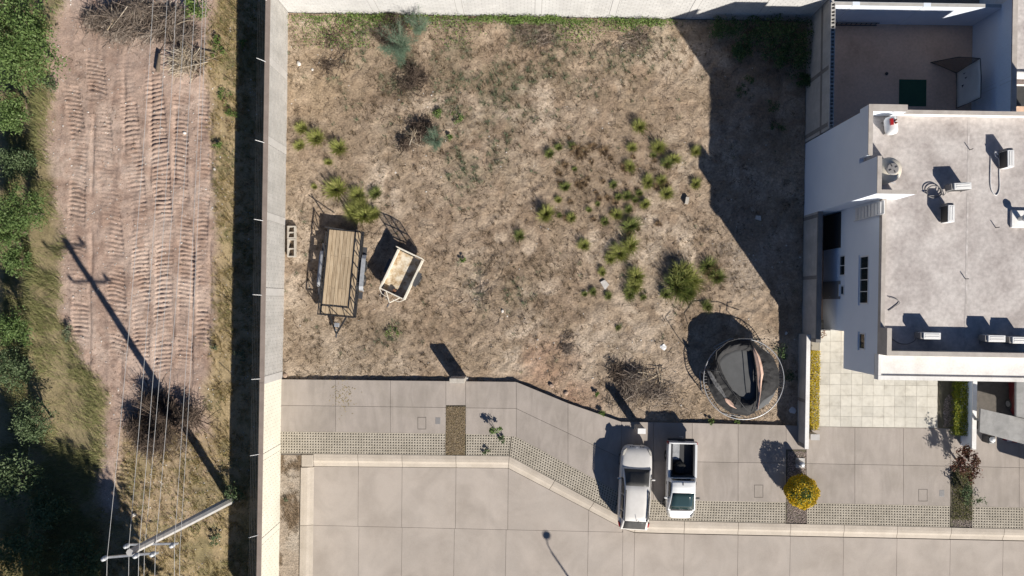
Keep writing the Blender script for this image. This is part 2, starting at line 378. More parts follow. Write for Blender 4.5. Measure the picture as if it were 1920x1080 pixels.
def leaf_mesh(name, C, size, up=.6, aspect=.5):
    """diamond leaves at points C"""
    n = len(C)
    nrm = rng.normal(size=(n, 3)); nrm[:, 2] = np.abs(nrm[:, 2]) + up; nrm /= np.linalg.norm(nrm, axis=1, keepdims=True)
    t = rng.normal(size=(n, 3)); u = np.cross(nrm, t); u /= np.linalg.norm(u, axis=1, keepdims=True); v = np.cross(nrm, u)
    L = (np.asarray(size) * np.ones(n))[:, None]
    V = np.stack([C - u * L * .5, C + v * L * .5 * aspect, C + u * L * .5, C - v * L * .5 * aspect], 1).reshape(-1, 3)
    return npmesh(name, V, np.arange(4 * n).reshape(n, 4))

def twig_mesh(name, paths, r):
    """three-sided tapering twigs along polylines paths[n, K, 3]"""
    n, K, _ = paths.shape; d = paths[:, -1] - paths[:, 0]; d /= np.maximum(np.linalg.norm(d, axis=1, keepdims=True), 1e-6)
    ref = np.tile([0., 0., 1.], (n, 1)); ref[np.abs(d[:, 2]) > .9] = (1, 0, 0)
    u = np.cross(d, ref); u /= np.linalg.norm(u, axis=1, keepdims=True); v = np.cross(u, d)
    V = np.zeros((n, K, 3, 3)); taper = np.linspace(1, .35, K)
    for k in range(3):
        off = u * math.cos(2.094 * k) + v * math.sin(2.094 * k)
        V[:, :, k] = paths + off[:, None] * (r[:, None] * taper[None])[:, :, None]
    idx = np.arange(n * K * 3).reshape(n, K, 3); F = []
    for k in range(3):
        a, b = idx[:, :-1, k], idx[:, :-1, (k + 1) % 3]; c, e = idx[:, 1:, (k + 1) % 3], idx[:, 1:, k]
        F.append(np.stack([a, b, c, e], -1).reshape(-1, 4))
    return npmesh(name, V.reshape(-1, 3), np.concatenate(F))

def twig_heap(n, rx, ry, h, length, r, z0=0.0, dome=True, arch=.25, out=0.0):
    """paths of n twigs heaped in uneven lobes over an ellipse; out>0 makes them radiate from the lobes' middles"""
    k = 6; la = rng.uniform(0, 2 * np.pi, k); lr = rng.uniform(.1, .75, k); ls = rng.uniform(.3, .62, k); lh = rng.uniform(.45, 1.0, k)
    i = rng.integers(0, k, n); t = rng.uniform(0, 2 * np.pi, n); q = np.abs(rng.normal(0, .55, n))
    ux = np.cos(la[i]) * lr[i] + np.cos(t) * q * ls[i]; uy = np.sin(la[i]) * lr[i] + np.sin(t) * q * ls[i]
    c = np.stack([ux * rx, uy * ry, z0 + h * lh[i] * np.clip(1 - .7 * q ** 2, .12, 1) * rng.uniform(.1, 1, n)], 1)
    a = rng.uniform(0, 2 * np.pi, n); main = rng.uniform(0, 2 * np.pi, k)[i] + rng.normal(0, .45, n)
    u = rng.uniform(0, 1, n); a = np.where(u < out, t + rng.normal(0, .5, n), np.where(u < out + (1 - out) * .5, main, a))
    L = length * rng.uniform(.35, 1.1, n) * np.where(rng.uniform(0, 1, n) < .12, 1.9, 1.0); el = rng.normal(.05, .2, n)
    d = np.stack([np.cos(a) * np.cos(el), np.sin(a) * np.cos(el), np.sin(el)], 1)
    side = np.stack([-np.sin(a), np.cos(a), 0 * a], 1) * (rng.normal(0, arch, n) * L)[:, None]
    ts = np.linspace(-.5, .5, 4)
    P = c[:, None] + d[:, None] * (L[:, None] * ts[None])[:, :, None] + side[:, None] * ((.25 - ts ** 2))[None, :, None]
    P[:, :, 2] = np.maximum(P[:, :, 2], z0 + .01)
    return P, r * rng.uniform(.5, 1.5, n)

def tufts(P, per, spread, hmin, hmax, w, name):
    """little tufts of blades standing at points P"""
    n = len(P); Q = np.repeat(P, per, 0); m = n * per; sc = np.repeat(rng.uniform(.5, 1.4, n), per)
    a = rng.uniform(0, 2 * np.pi, m); r0 = rng.uniform(0, .5, m) * spread * sc; Q = Q + np.stack([np.cos(a) * r0, np.sin(a) * r0, np.full(m, -.01)], 1)
    b = a + rng.normal(0, .6, m); r1 = rng.uniform(.2, 1, m) * spread * sc
    tip = Q + np.stack([np.cos(b) * r1, np.sin(b) * r1, rng.uniform(hmin, hmax, m) * sc], 1)
    return blade_mesh(name, Q, tip, rng.uniform(.6, 1.4, m) * w)

def shell_points(n, rx, ry, rz, cz, clumps=26, jit=.32, fill=.35):
    """points gathered in clumps through an ellipsoid crown with gaps between the clumps"""
    d = rng.normal(size=(clumps, 3)); d /= np.linalg.norm(d, axis=1, keepdims=True); d[:, 2] = np.where(d[:, 2] < -.3, -d[:, 2], d[:, 2])
    k = rng.uniform(fill, .95, clumps)[:, None]; cc = d * k
    i = rng.integers(0, clumps, n); s = rng.uniform(.6, 1.3, clumps)[i][:, None]
    p = cc[i] + rng.normal(size=(n, 3)) * jit * .55 * s
    return p * np.array([rx, ry, rz]) + np.array([0, 0, cz])

# ------------------------------------------------------------------ terrain
def lot_z(x, y):
    x = np.asarray(x, float); y = np.asarray(y, float)
    z = .10 * (fbm(x, y, .22, 3, 3) - .5) + .08 * (fbm(x, y, 1.7, 3, 5) - .5) + .085 * (fbm(x, y, 3.6, 2, 6) - .5) * (.4 + fbm(x, y, .4, 2, 7))
    z = z - .02 + .10 * sstep(13.5, 16.4, y) * fbm(x, y, .8, 2, 8)
    return np.clip(z, -.12, .14)

def grid_mesh(name, xs, ys, zf, cf):
    X, Y = np.meshgrid(xs, ys); nx, ny = len(xs), len(ys)
    Z = zf(X, Y); V = np.stack([X, Y, Z], -1).reshape(-1, 3)
    i = np.arange(nx * ny).reshape(ny, nx)
    F = np.stack([i[:-1, :-1], i[:-1, 1:], i[1:, 1:], i[1:, :-1]], -1).reshape(-1, 4)
    return npmesh(name, V, F, cf(X, Y).reshape(-1, 3))

def blob(X, Y, px, py, r, soft=.6, seed=1):
    cx, cy = G(px, py); d = np.hypot(X - cx, Y - cy) / (r / 32.0)
    d = d + .9 * (fbm(X, Y, .9, 3, seed) - .5)
    return 1 - sstep(1 - soft, 1 + soft * .4, d)

def mixc(C, m, col): return C * (1 - m[..., None]) + np.array(col) * m[..., None]

def brown_mask(X, Y):
    m = np.maximum(blob(X, Y, 1130, 350, 150, .8, 21), np.maximum(blob(X, Y, 1000, 520, 150, .9, 22), blob(X, Y, 930, 450, 120, .9, 23)))
    m = np.maximum(m, .8 * blob(X, Y, 1290, 450, 150, .9, 24)); m = np.maximum(m, .75 * blob(X, Y, 700, 560, 260, .9, 25))
    m = np.maximum(m, .85 * blob(X, Y, 850, 120, 320, .9, 26)); m = np.maximum(m, .6 * blob(X, Y, 640, 150, 160, .9, 27))
    return m * sstep(.36, .62, fbm(X, Y, 1.3, 4, 31))

def weed_mask(X, Y):
    m = np.maximum(blob(X, Y, 900, 90, 200, .9, 41), blob(X, Y, 740, 130, 110, .8, 42))
    m = np.maximum(m, blob(X, Y, 640, 140, 60, .8, 43)); m = np.maximum(m, blob(X, Y, 1040, 70, 120, .8, 44))
    m = np.maximum(m, .8 * blob(X, Y, 880, 330, 60, .8, 45)); m = np.maximum(m, .8 * blob(X, Y, 730, 625, 40, .8, 46))
    m = np.maximum(m, .8 * blob(X, Y, 930, 540, 60, .9, 47)); m = np.maximum(m, .8 * blob(X, Y, 1190, 90, 90, .9, 48))
    m = np.maximum(m, .7 * blob(X, Y, 930, 290, 40, .9, 49))
    return m * sstep(.42, .6, fbm(X, Y, 1.1, 4, 51))

def lot_col(X, Y):
    n = fbm(X, Y, .35, 4, 61); C = np.zeros(X.shape + (3,)) + np.array((.385, .30, .225))
    C = mixc(C, sstep(.45, .7, n), (.50, .41, .325)); C = mixc(C, .75 * sstep(.5, .7, fbm(X, Y, 1.2, 4, 62)), (.28, .205, .145))
    C = mixc(C, .6 * brown_mask(X, Y), (.19, .135, .09)); C = mixc(C, .5 * weed_mask(X, Y), (.14, .135, .085))
    red = np.maximum(blob(X, Y, 1030, 680, 55, .8, 71), np.maximum(blob(X, Y, 1095, 745, 45, .8, 72), .8 * blob(X, Y, 990, 720, 40, .9, 73)))
    C = mixc(C, .65 * red, (.36, .215, .145))
    C = mixc(C, .5 * blob(X, Y, 1180, 720, 110, .9, 74), (.38, .315, .255)); C = mixc(C, .45 * blob(X, Y, 600, 150, 90, .9, 75), (.44, .325, .205))
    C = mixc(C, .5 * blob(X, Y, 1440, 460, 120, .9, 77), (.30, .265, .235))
    C = mixc(C, .6 * blob(X, Y, 640, 690, 130, .9, 76), (.40, .33, .26))
    C = mixc(C, .45 * sstep(.46, .66, fbm(X, Y, .55, 4, 64)), (.235, .175, .118))
    C = mixc(C, .55 * np.maximum(blob(X, Y, 1440, 80, 110, .9, 78), .8 * blob(X, Y, 1430, 210, 90, .9, 79)), (.13, .10, .075))  # soil by the corner shrubs painted darker to deepen the house shadow
    return C * (.80 + .40 * fbm(X, Y, 3.5, 3, 63))[..., None] * np.array((1.0, .98, .935))

LX0, LX1, LY0, LY1 = -14.32, 16.12, -7.9, 16.62
xs = np.arange(LX0, LX1 + .04, .08); ys = np.arange(LY0, LY1 + .04, .08)
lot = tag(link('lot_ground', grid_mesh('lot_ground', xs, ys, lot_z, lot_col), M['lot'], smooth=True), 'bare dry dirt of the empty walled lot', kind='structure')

def field_x(px, py): return G(px, py)[0]
TRACKS = [  # centre line (photo pixels), half width in metres
    ([(125, 130), (148, 260), (142, 420), (150, 640)], .52), ([(176, 110), (192, 260), (210, 420), (222, 660)], .60),
    ([(232, 120), (250, 300), (262, 430), (264, 680)], .56), ([(288, 140), (296, 260), (308, 420), (304, 690)], .56),
    ([(340, 160), (336, 330), (350, 480), (345, 680)], .50), ([(382, 160), (382, 330), (378, 470), (380, 640)], .36), ([(232, 860), (236, 960)], .6)]

def field_z(X, Y):
    px, py = X * 32 + NPX, NPY - Y * 32
    edge = -18.0 + 0 * X
    z = .16 * (fbm(X, Y, .25, 3, 81) - .5) + .07 * (fbm(X, Y, 1.6, 3, 83) - .5) - .05
    for pts, hw in TRACKS:
        w = [G(*p) for p in pts]; wy = np.array([p[1] for p in w])[::-1]; wx = np.array([p[0] for p in w])[::-1]
        cx = np.interp(Y, wy, wx); d = np.abs(X - cx + .12 * (fbm(X, Y, .5, 2, 85) - .5)) / hw
        on = (1 - sstep(.80, 1.0, d)) * sstep(wy[0] - .8, wy[0] + .8, Y) * (1 - sstep(wy[-1] - .8, wy[-1] + .8, Y))
        on = on * (.25 + .75 * sstep(.36, .58, fbm(X, Y, .55, 3, 86 + int(hw * 50))))
        ph = 2 * np.pi * (Y + .05 * d * d + (.22 * math.sin(hw * 77)) * (X - cx) + .30 * fbm(X, Y, .9, 3, 87)) / .25
        z = z - .07 * on + .062 * on * (np.abs(np.sin(ph / 2)) ** .7 * 2 - 1) * (.25 + 1.1 * fbm(X, Y, 1.7, 3, 88))
        z = z + .05 * np.exp(-((d - 1.12) / .14) ** 2) * (on > .02) * fbm(X, Y, 2, 2, 89)
    rx = X + .35 * (fbm(X * .3, Y * .25, 1, 3, 97) - .5)
    rut = sum(np.exp(-((rx - field_x(q, 400)) / .10) ** 2) * sstep(.42, .55, fbm(0 * X + q, Y, .22, 2, q)) for q in (118, 172, 230, 281, 326, 362, 396))
    inner = sstep(-27.2, -26.6, X) * (1 - sstep(-18.9, -18.3, X)) * sstep(-6.5, -4, Y) * (1 - sstep(12, 14, Y))
    z = z - .07 * rut * inner + .05 * inner * (fbm(X, Y, 2.6, 3, 98) - .5)
    bank = -28.9 + 1.1 * (fbm(0 * X, Y, .3, 3, 90) - .5)
    z = z - 1.0 * sstep(0, 1, (bank - X) / .8)
    z = z + .25 * np.exp(-((X - G(355, 110)[0]) / 2.2) ** 2 - ((Y - G(355, 110)[1]) / 1.6) ** 2)
    return z

def field_zones(X, Y):
    w = 1.6 * (fbm(X, Y, .35, 4, 91) - .5)
    px = (X * CR + Y * SR) * 32 + NPX + 32 * w; py = NPY - Y * 32
    right = sstep(384, 410, px)
    lb = np.interp(py, [0, 150, 330, 600, 760, 900, 1080], [120, 92, 105, 125, 205, 190, 205])
    left = 1 - sstep(-28, 8, px - lb)
    south = sstep(800, 850, py + 30 * (fbm(X, Y, .5, 3, 95) - .5)) * sstep(205, 240, px + 0 * py)
    south = np.maximum(south * .8, sstep(960, 1000, py))
    return right, left, south

def field_col(X, Y):
    C = np.zeros(X.shape + (3,)) + np.array((.39, .282, .224))
    C = mixc(C, sstep(.42, .68, fbm(X, Y, .4, 4, 92)), (.475, .36, .292)); C = mixc(C, .6 * sstep(.5, .75, fbm(X, Y, 1.4, 4, 93)), (.27, .175, .13))
    r, l, s = field_zones(X, Y)
    C = mixc(C, .9 * np.maximum(r, s), (.38, .29, .155)); C = mixc(C, .85 * l, (.23, .19, .09))
    C = mixc(C, .6 * np.maximum(r, s) * sstep(.5, .62, fbm(X, Y, .8, 4, 94)), (.19, .165, .075))
    return C * (.84 + .32 * fbm(X, Y, 4.0, 3, 96))[..., None]

xs = np.concatenate([np.arange(-320, -60, 20), np.arange(-60, -32.4, 1.0), np.arange(-32.2, -14.45, .065), [-14.42]])
ys = np.concatenate([np.arange(-320, -60, 20), np.arange(-60, -18, 1.0), np.arange(-17.6, 18.6, .065), np.arange(19, 60, 1.0), np.arange(60, 321, 20)])
field = tag(link('field', grid_mesh('field', xs, ys, field_z, field_col), M['field'], smooth=True), 'bare pinkish field with bulldozer tracks outside the wall', kind='structure')
g = MB(); g.span(-14.44, 320, -320, 320, -.5, -.15); tag(g.build('ground', M['ground']), 'dirt ground under and around the plots', kind='structure')

# ------------------------------------------------------------------ pavement, street, kerb
WALK_Z, STREET_Z = .15, .03
pavement = structure('pavement', 'pale concrete pavement slabs in front of the lots')
street = structure('street', 'pale concrete street slabs')
kerb = structure('kerb', 'rounded pale concrete kerb along the street')
def slab(poly_px, z, parent, mat, th=.10, gap=.009, name='slab'):
    P = inset([G(x, y, z) for x, y in poly_px], gap)
    cx = sum(p[0] for p in P) / len(P); cy = sum(p[1] for p in P) / len(P)
    m = MB(); m.prism([(p[0] - cx, p[1] - cy) for p in P], -th, 0)
    o = m.build(name, mat, parent); o.location = (cx, cy, z); return o

def ynorth(x): return float(np.interp(x, [527, 970, 1147, 1300, 1495, 1530, 1760, 1920, 2050], [711, 716, 790.5, 793, 798, 800.5, 803, 806, 808]))
def ymid(x): return float(np.interp(x, [527, 968, 1170, 1240, 1474, 1780, 2050], [760, 766, 862, 865, 868.5, 874, 880]))
def ysouth(x): return float(np.interp(x, [527, 960, 1185, 1222, 1474, 1780, 1920, 2050], [809, 815, 936, 938, 942, 949, 952, 955]))
cols = [524, 629, 732, 836, 873, 968, 1065, 1165, 1225, 1298, 1384, 1474, 1512, 1603, 1694, 1782, 1822, 1911, 2010]
for a, b in zip(cols[:-1], cols[1:]):
    if a == 1225: pass
    planter = (a, b) in ((836, 873), (1474, 1512), (1782, 1822))
    if planter:
        top = {836: 760, 1474: 843, 1782: 874}[a]
        slab([(a, ynorth(a)), (b, ynorth(b)), (b, top), (a, top)], WALK_Z, pavement, M['walk'])
    else:
        slab([(a, ynorth(a)), (b, ynorth(b)), (b, ymid(b)), (a, ymid(a))], WALK_Z, pavement, M['walk'])
        slab([(a, ymid(a)), (b, ymid(b)), (b, ysouth(b)), (a, ysouth(a))], WALK_Z, pavement, M['walk'])
m = MB(); pts = [524, 968, 1147, 1240, 1530, 2050]
for a, b in zip(pts[:-1], pts[1:]):
    m.prism([G(a, ynorth(a) + .4, .1), G(b, ynorth(b) + .4, .1), G(b, ysouth(b) + 44, .1), G(a, ysouth(a) + 44, .1)], -.12, .085)
m.build('bedding', M['joint'], pavement)
# service lids let into the pavement
for poly in ([(783, 782), (799, 782), (799, 805), (783, 805)], [(1414, 909), (1431, 909), (1431, 933), (1414, 933)], [(1722, 917), (1739, 917), (1739, 940), (1722, 940)]):
    P = [G(x, y, WALK_Z) for x, y in poly]; q = inset(P, .03); e = MB()
    for i in range(4): e.prism([inset(P, 0)[i], inset(P, 0)[(i + 1) % 4], q[(i + 1) % 4], q[i]], WALK_Z - .02, WALK_Z + .003)
    e.build('lid_frame', M['joint'], pavement)
for px, py in ((821, 789), (1766, 925)):
    x, y = G(px, py, WALK_Z); e = MB(); e.span(x - .15, x + .15, y - .2, y + .2, WALK_Z - .02, WALK_Z + .006)
    e.build('meter_lid', M['grey_plastic'], pavement, bevel=.05)

def knorth(x): return float(np.interp(x, [524, 955, 1120, 1178, 1283, 1920, 2050], [850, 855, 944, 974, 977, 992, 995]))
def ksouth(x): return float(np.interp(x, [586, 953, 1104, 1172, 1190, 1283, 1920, 2050], [874.5, 878, 957, 993, 998.5, 1001, 1014, 1017]))
def grid_paver(x0, x1, y0f, y1f, x0b=None, x1b=None, rows=8):
    """one laid strip of perforated grid pavers: every cell a frame round a hole"""
    A, B = np.array(G(x0, y0f(x0), WALK_Z)), np.array(G(x1, y0f(x1), WALK_Z))
    Dd, Cc = np.array(G(x0b or x0, y1f(x0b or x0), WALK_Z)), np.array(G(x1b or x1, y1f(x1b or x1), WALK_Z))
    nx = max(2, int(np.linalg.norm(B - A) / .155)); V, F = [], []
    def pt(u, v):
        p = (A * (1 - u) + B * u) * (1 - v) + (Dd * (1 - u) + Cc * u) * v; return p
    h = .235
    for i in range(nx):
        for j in range(rows):
            n = len(V); e = .012
            o = [pt((i + a) / nx, (j + b) / rows) for a, b in ((e, e), (1 - e, e), (1 - e, 1 - e), (e, 1 - e))]
            q = [pt((i + .5 + a * (h + rnd.uniform(-.03, .03))) / nx, (j + .5 + b * (h + rnd.uniform(-.03, .03))) / rows) for a, b in ((-1, -1), (1, -1), (1, 1), (-1, 1))]
            dz = rnd.uniform(-.004, .004)
            V += [(*p, WALK_Z + dz) for p in o] + [(*p, WALK_Z - .008 + dz) for p in q] + [(*p, WALK_Z - .055) for p in q] + [(*p, WALK_Z - .055) for p in o]
            for k in range(4):
                l = (k + 1) % 4; F += [(n + k, n + 4 + k, n + 4 + l, n + l), (n + 4 + k, n + 8 + k, n + 8 + l, n + 4 + l), (n + k, n + l, n + 12 + l, n + 12 + k)]
    o = link('grid_paver_strip', npmesh('grid_paver_strip', V, F), M['paver'], pavement); o['kind'] = 'stuff'
grid_paver(524, 835, ysouth, knorth); grid_paver(874, 959, ysouth, knorth, 874, 954)
grid_paver(960.5, 1184, ysouth, knorth, 955.5, 1176); grid_paver(1186, 1473, ysouth, knorth, 1179, 1473)
grid_paver(1513, 1781, ysouth, knorth); grid_paver(1823, 2040, ysouth, knorth)
m = MB()
for a, b, c, d in ((524, 960, 524, 955), (960, 1185, 955, 1178), (1185, 1474, 1178, 1474), (1512, 1782, 1512, 1782), (1822, 2050, 1822, 2050)):
    m.prism([G(a, ysouth(a), .1), G(b, ysouth(b), .1), G(d, knorth(d), .1), G(c, knorth(c), .1)], .02, WALK_Z - .05)
m.build('paver_soil', M['soil'], pavement)

def kerb_piece(n0, n1, s0, s1):
    """rounded kerb stone between two joints: flat back, rolled front down to the street"""
    (ax, ay), (bx, by), (cx, cy), (dx, dy) = G(*n0, .1), G(*n1, .1), G(*s0, .1), G(*s1, .1)
    g = .012; L = math.hypot(bx - ax, by - ay); u = g / max(L, .1); V, F = [], []
    prof = [(0, -.02), (0, WALK_Z + .012), (.30, WALK_Z + .015), (.52, WALK_Z), (.70, .09), (.95, STREET_Z + .016), (1.0, STREET_Z + .006), (1.0, -.02)]
    for t in (u, 1 - u):
        p0 = (ax + (bx - ax) * t, ay + (by - ay) * t); p1 = (cx + (dx - cx) * t, cy + (dy - cy) * t)
        V += [(p0[0] + (p1[0] - p0[0]) * q, p0[1] + (p1[1] - p0[1]) * q, z) for q, z in prof]
    k = len(prof); F = [(i, i + 1, k + i + 1, k + i) for i in range(k - 1)] + [tuple(range(k)), tuple(range(k, 2 * k))[::-1], (0, k, 2 * k - 1, k - 1)]
    m = MB(); m.add(V, F); o = m.build('kerb_stone', M['kerb'], kerb); return o
J = [(588, 588), (671, 672), (754, 754), (855, 855), (955, 953), (1040, 1030), (1114, 1104), (1178, 1172), (1195, 1190), (1283, 1283), (1384, 1384), (1482, 1482), (1582, 1582), (1682, 1682), (1783, 1782), (1882, 1881), (2040, 2040)]
for (a, c), (b, d) in zip(J[:-1], J[1:]): kerb_piece((a, knorth(a)), (b, knorth(b)), (c, ksouth(c)), (d, ksouth(d)))
for y0, y1 in ((876, 985), (985, 1095), (1095, 1210)):
    f = lambda y: 565 - (y - 860) * .0135
    kerb_piece((f(y0), y0), (f(y1), y1), (f(y0) + 23.5, y0), (f(y1) + 23.5, y1))
P = inset([G(565, 851.5, .1), G(588, 851.5, .1), G(588, 875, .1), G(565, 875, .1)], .012); m = MB(); m.prism(P, -.02, WALK_Z + .005); m.build('kerb_corner', M['kerb'], kerb, bevel=.04)
m = MB()
for a, b in ((560, 955), (955, 1120), (1120, 1178), (1178, 1283), (1283, 2050)): m.prism([G(a, knorth(a) + 2), G(b, knorth(b) + 2), G(b, 1260), G(a, 1260)], -.12, -.004)
m.build('sub_base', M['joint'], street)
def hj(x): return float(np.interp(x, [586, 960, 1166], [985, 993.5, 998]))
sc = [588, 672, 754, 855, 953, 1104, 1168]
for a, b in zip(sc[:-1], sc[1:]): slab([(a, ksouth(a)), (b, ksouth(b)), (b - 1, hj(b)), (a - 1, hj(a))], STREET_Z, street, M['street'])
sc = [586.5, 673, 754, 852, 949, 1103, 1168, 1190, 1283, 1384, 1482, 1582, 1682, 1782, 1881, 2040]
for a, b in zip(sc[:-1], sc[1:]):
    t = lambda x: hj(x) if b <= 1168 else ksouth(x) + .6
    slab([(a, t(a)), (b, t(b)), (b - 4, 1240), (a - 4, 1240)], STREET_Z, street, M['street'], gap=.008)

# dirt verge between the painted wall and the kerb
vx0, vx1 = -14.32, G(564, 900)[0]
vg = grid_mesh('dirt_verge', np.linspace(vx0, vx1 + .1, 24), np.linspace(-20.5, G(545, 851)[1], 150), lambda X, Y: .075 + .05 * (fbm(X, Y, 1.4, 4, 101) - .5), lambda X, Y: mixc(mixc(np.zeros(X.shape + (3,)) + np.array((.33, .27, .21)), sstep(.45, .6, fbm(X, Y, 1.1, 4, 102)), (.20, .145, .095)), .6 * sstep(.5, .65, fbm(X, Y, .7, 3, 103)), (.40, .35, .29)))
tag(link('dirt_verge', vg, M['lot'], smooth=True), 'strip of dry dirt between cream wall and kerb', kind='structure')
# planting strips cut into the pavement
def strip(px0, px1, py0, py1, mat, name, label):
    P = [G(px0, py0, .1), G(px1, py0, .1), G(px1 - .5, py1, .1), G(px0 - .5, py1, .1)]; m = MB(); m.prism(inset(P, .01), -.02, WALK_Z - .03)
    return tag(m.build(name, mat), label, kind='structure')
strip(836, 873, 760.5, 853, M['soil'], 'planting_strip', 'bare planting strip with dead grass'); strip(1474, 1512, 843.5, 980, M['soil'], 'planting_strip', 'planting strip of gravel under the yellow ball shrub')
strip(1782, 1822, 874.5, 988, M['soil'], 'planting_strip', 'weedy planting strip under the red-leaved tree')
# ------------------------------------------------------------------ block walls
def boxes_mesh(name, C, D, ang):
    """many boxes: centres C, sizes D, all turned by ang"""
    C = np.asarray(C, float); D = np.asarray(D, float) / 2; n = len(C)
    sg = np.array([(-1, -1, -1), (1, -1, -1), (1, 1, -1), (-1, 1, -1), (-1, -1, 1), (1, -1, 1), (1, 1, 1), (-1, 1, 1)], float)
    L = sg[None] * D[:, None]; ca, sa = math.cos(ang), math.sin(ang)
    V = np.stack([L[..., 0] * ca - L[..., 1] * sa, L[..., 0] * sa + L[..., 1] * ca, L[..., 2]], -1) + C[:, None]
    f = np.array([(3, 2, 1, 0), (4, 5, 6, 7), (0, 1, 5, 4), (1, 2, 6, 5), (2, 3, 7, 6), (3, 0, 4, 7)])
    return npmesh(name, V.reshape(-1, 3), (f[None] + 8 * np.arange(n)[:, None, None]).reshape(-1, 4))

def block_wall(root, p0, p1, z0, z1, t, mat, cols=(), colw=.24, colmat=None, cap=None, capmat=None, bl=.40, bh=.20, band=None, mort=None, proud=.011):
    """wall from p0 to p1 (its middle line): mortar core, separate blocks, cast columns, cap"""
    p0, p1 = Vector(p0), Vector(p1); L = (p1 - p0).length; u = (p1 - p0) / L; ang = math.atan2(u.y, u.x)
    m = MB(); mid = (p0 + p1) / 2; m.box((mid.x, mid.y, (z0 + z1) / 2), (L, t - .018, z1 - z0 - .004), ang); m.build('mortar_core', mort or M['mortar'], root)
    C, D = [], []; edges = sorted([-1] + [c for c in cols] + [L + 1]); k = 0; z = z0
    while z < z1 - .05:
        h = min(bh, z1 - z); x = -(bl / 2) * (k % 2)
        while x < L:
            a, b = max(x, 0), min(x + bl, L)
            for c in cols:
                hw_ = colw / 2 + .014
                if a < c + hw_ and b > c - hw_:
                    if a < c - hw_: b = c - hw_
                    elif b > c + hw_: a = c + hw_
                    else: a = b
            if b - a > .05:
                q = p0 + u * (a + b) / 2; jt = rnd.uniform(-.003, .003)
                C.append((q.x, q.y, z + h / 2)); D.append((b - a - proud, t + jt, h - proud * .6))
            x += bl
        z += h; k += 1
    o = link('block_courses', boxes_mesh('block_courses', C, D, ang), mat, root); o['kind'] = 'stuff'
    for c in cols:
        q = p0 + u * c; m = MB(); m.box((q.x, q.y, (z0 + z1) / 2), (colw, t + .02, z1 - z0 + .004), ang); m.build('column', colmat or M['column'], root)
    if band:
        for zb in band:
            m = MB(); m.box((mid.x, mid.y, zb), (L, t + .03, .2), ang); m.build('tie_beam', colmat or M['column'], root)
    if cap:
        m = MB(); m.box((mid.x, mid.y, z1 + cap / 2), (L, t + .03, cap), ang); m.build('cap', capmat or M['cap'], root)

WX = -14.42                                           # middle of the long wall
w1 = thing('boundary_wall', 'long grey block wall along the field with plain block face', 'wall', (0, 0, 0))
block_wall(w1, (WX, -4.72), (WX, 17.0), -.3, 2.78, .22, M['block'], cols=[.12, 4.95, 9.1, 13.25, 17.6], colw=.42, cap=.06, mort=M['mortar_dark'], proud=.014)
w2 = thing('boundary_wall', 'cream painted block wall beside the concrete street', 'wall', (0, 0, 0))
block_wall(w2, (WX, -20.0), (WX, -4.74), -.3, 2.78, .21, M['cream'], cols=[2.2, 6.6, 11.2], colw=.34, colmat=M['cream'], cap=.06, mort=M['mortar_dark'], proud=.014)
w3 = thing('boundary_wall', 'pale block wall closing the top end of the dirt lot', 'wall', (0, 0, 0))
block_wall(w3, (-14.28, 16.74), (16.08, 16.74), -.3, 3.05, .22, M['block_pale'], cols=[5.2, 10.1, 14.6, 18.9, 23.4, 27.4], colw=.36, colmat=M['block_pale'], cap=.05, mort=M['mortar_dark'], proud=.014)
EX = 16.23                                            # middle of the wall between lot and house
w4 = thing('boundary_wall', 'tall grey block wall with open hollow blocks on top beside the brown patio', 'wall', (0, 0, 0))
block_wall(w4, (EX, 9.52), (EX, 16.62), -.2, 2.95, .24, M['block'], cols=[.3, 3.4], colw=.22, colmat=M['column_dark'], band=[2.05])
# open hollow blocks along the top course
hb = MB(); HL, HT, HH, wl = .39, .24, .19, .035
for s in (-1, 1): hb.span(-HL / 2, HL / 2, s * (HT / 2) - (wl if s > 0 else 0), s * (HT / 2) + (wl if s < 0 else 0), 0, HH)
for x in (-HL / 2, -wl / 2, HL / 2 - wl): hb.span(x, x + wl, -HT / 2 + wl + .001, HT / 2 - wl - .001, 0.002, HH - .002)
hbm = hb.mesh('hollow_block'); hbm.materials.append(M['block'])
y = 9.75
while y < 16.5:
    o = link('hollow_block', hbm, None, w4); o.location = (EX, y, 2.952); o.rotation_euler = (0, 0, math.pi / 2 + rnd.uniform(-.01, .01)); y += .40
w5 = thing('boundary_wall', 'low grey block wall between the lot and the blue-shaded side passage', 'wall', (0, 0, 0))
block_wall(w5, (EX, -2.1), (EX, 5.22), -.2, 1.85, .24, M['block'], cols=[.12, 3.65, 7.1], colw=.2, colmat=M['column_dark'], cap=.07, capmat=M['column_dark'])
w6 = thing('boundary_wall', 'lowest block wall with white cap beside the clipped yellow hedge', 'wall', (0, 0, 0))
block_wall(w6, (EX - .24, -8.2), (EX - .24, -1.7), -.2, 1.12, .2, M['block'], cols=[.15, 2.7], colw=.2, colmat=M['column_dark'])
m = MB(); m.span(EX - .35, EX - .13, -8.2, -1.7, 1.122, 1.18); m.build('cap', M['stain_white'], w6)

# electric fence leaning over the long wall
ef = thing('electric_fence', 'thin wires on white brackets leaning outward from the long wall top', 'fence', (WX, 0, 2.84))
for yy in (16.1, 12.75, 8.35, 4.1, .05, -4.5, -8.6, -13.0, -17.4):
    m = MB(); m.tube([(-.08, yy, 0), (-.10, yy, .12), (-.36, yy + .02, .52)], .018, 6); m.build('bracket', M['plastic_white'], ef)
    for k in range(5): m = MB(); m.box((-.11 - .055 * k, yy + .025, .15 + .085 * k), (.03, .03, .03)); m.build('insulator', M['plastic_dark'], ef)
for k in range(5):
    m = MB(); m.tube([(-.11 - .055 * k, 17.0, .15 + .085 * k), (-.11 - .055 * k, -19, .15 + .085 * k)], .0035, 4); m.build('fence_wire', M['dark_metal'], ef)

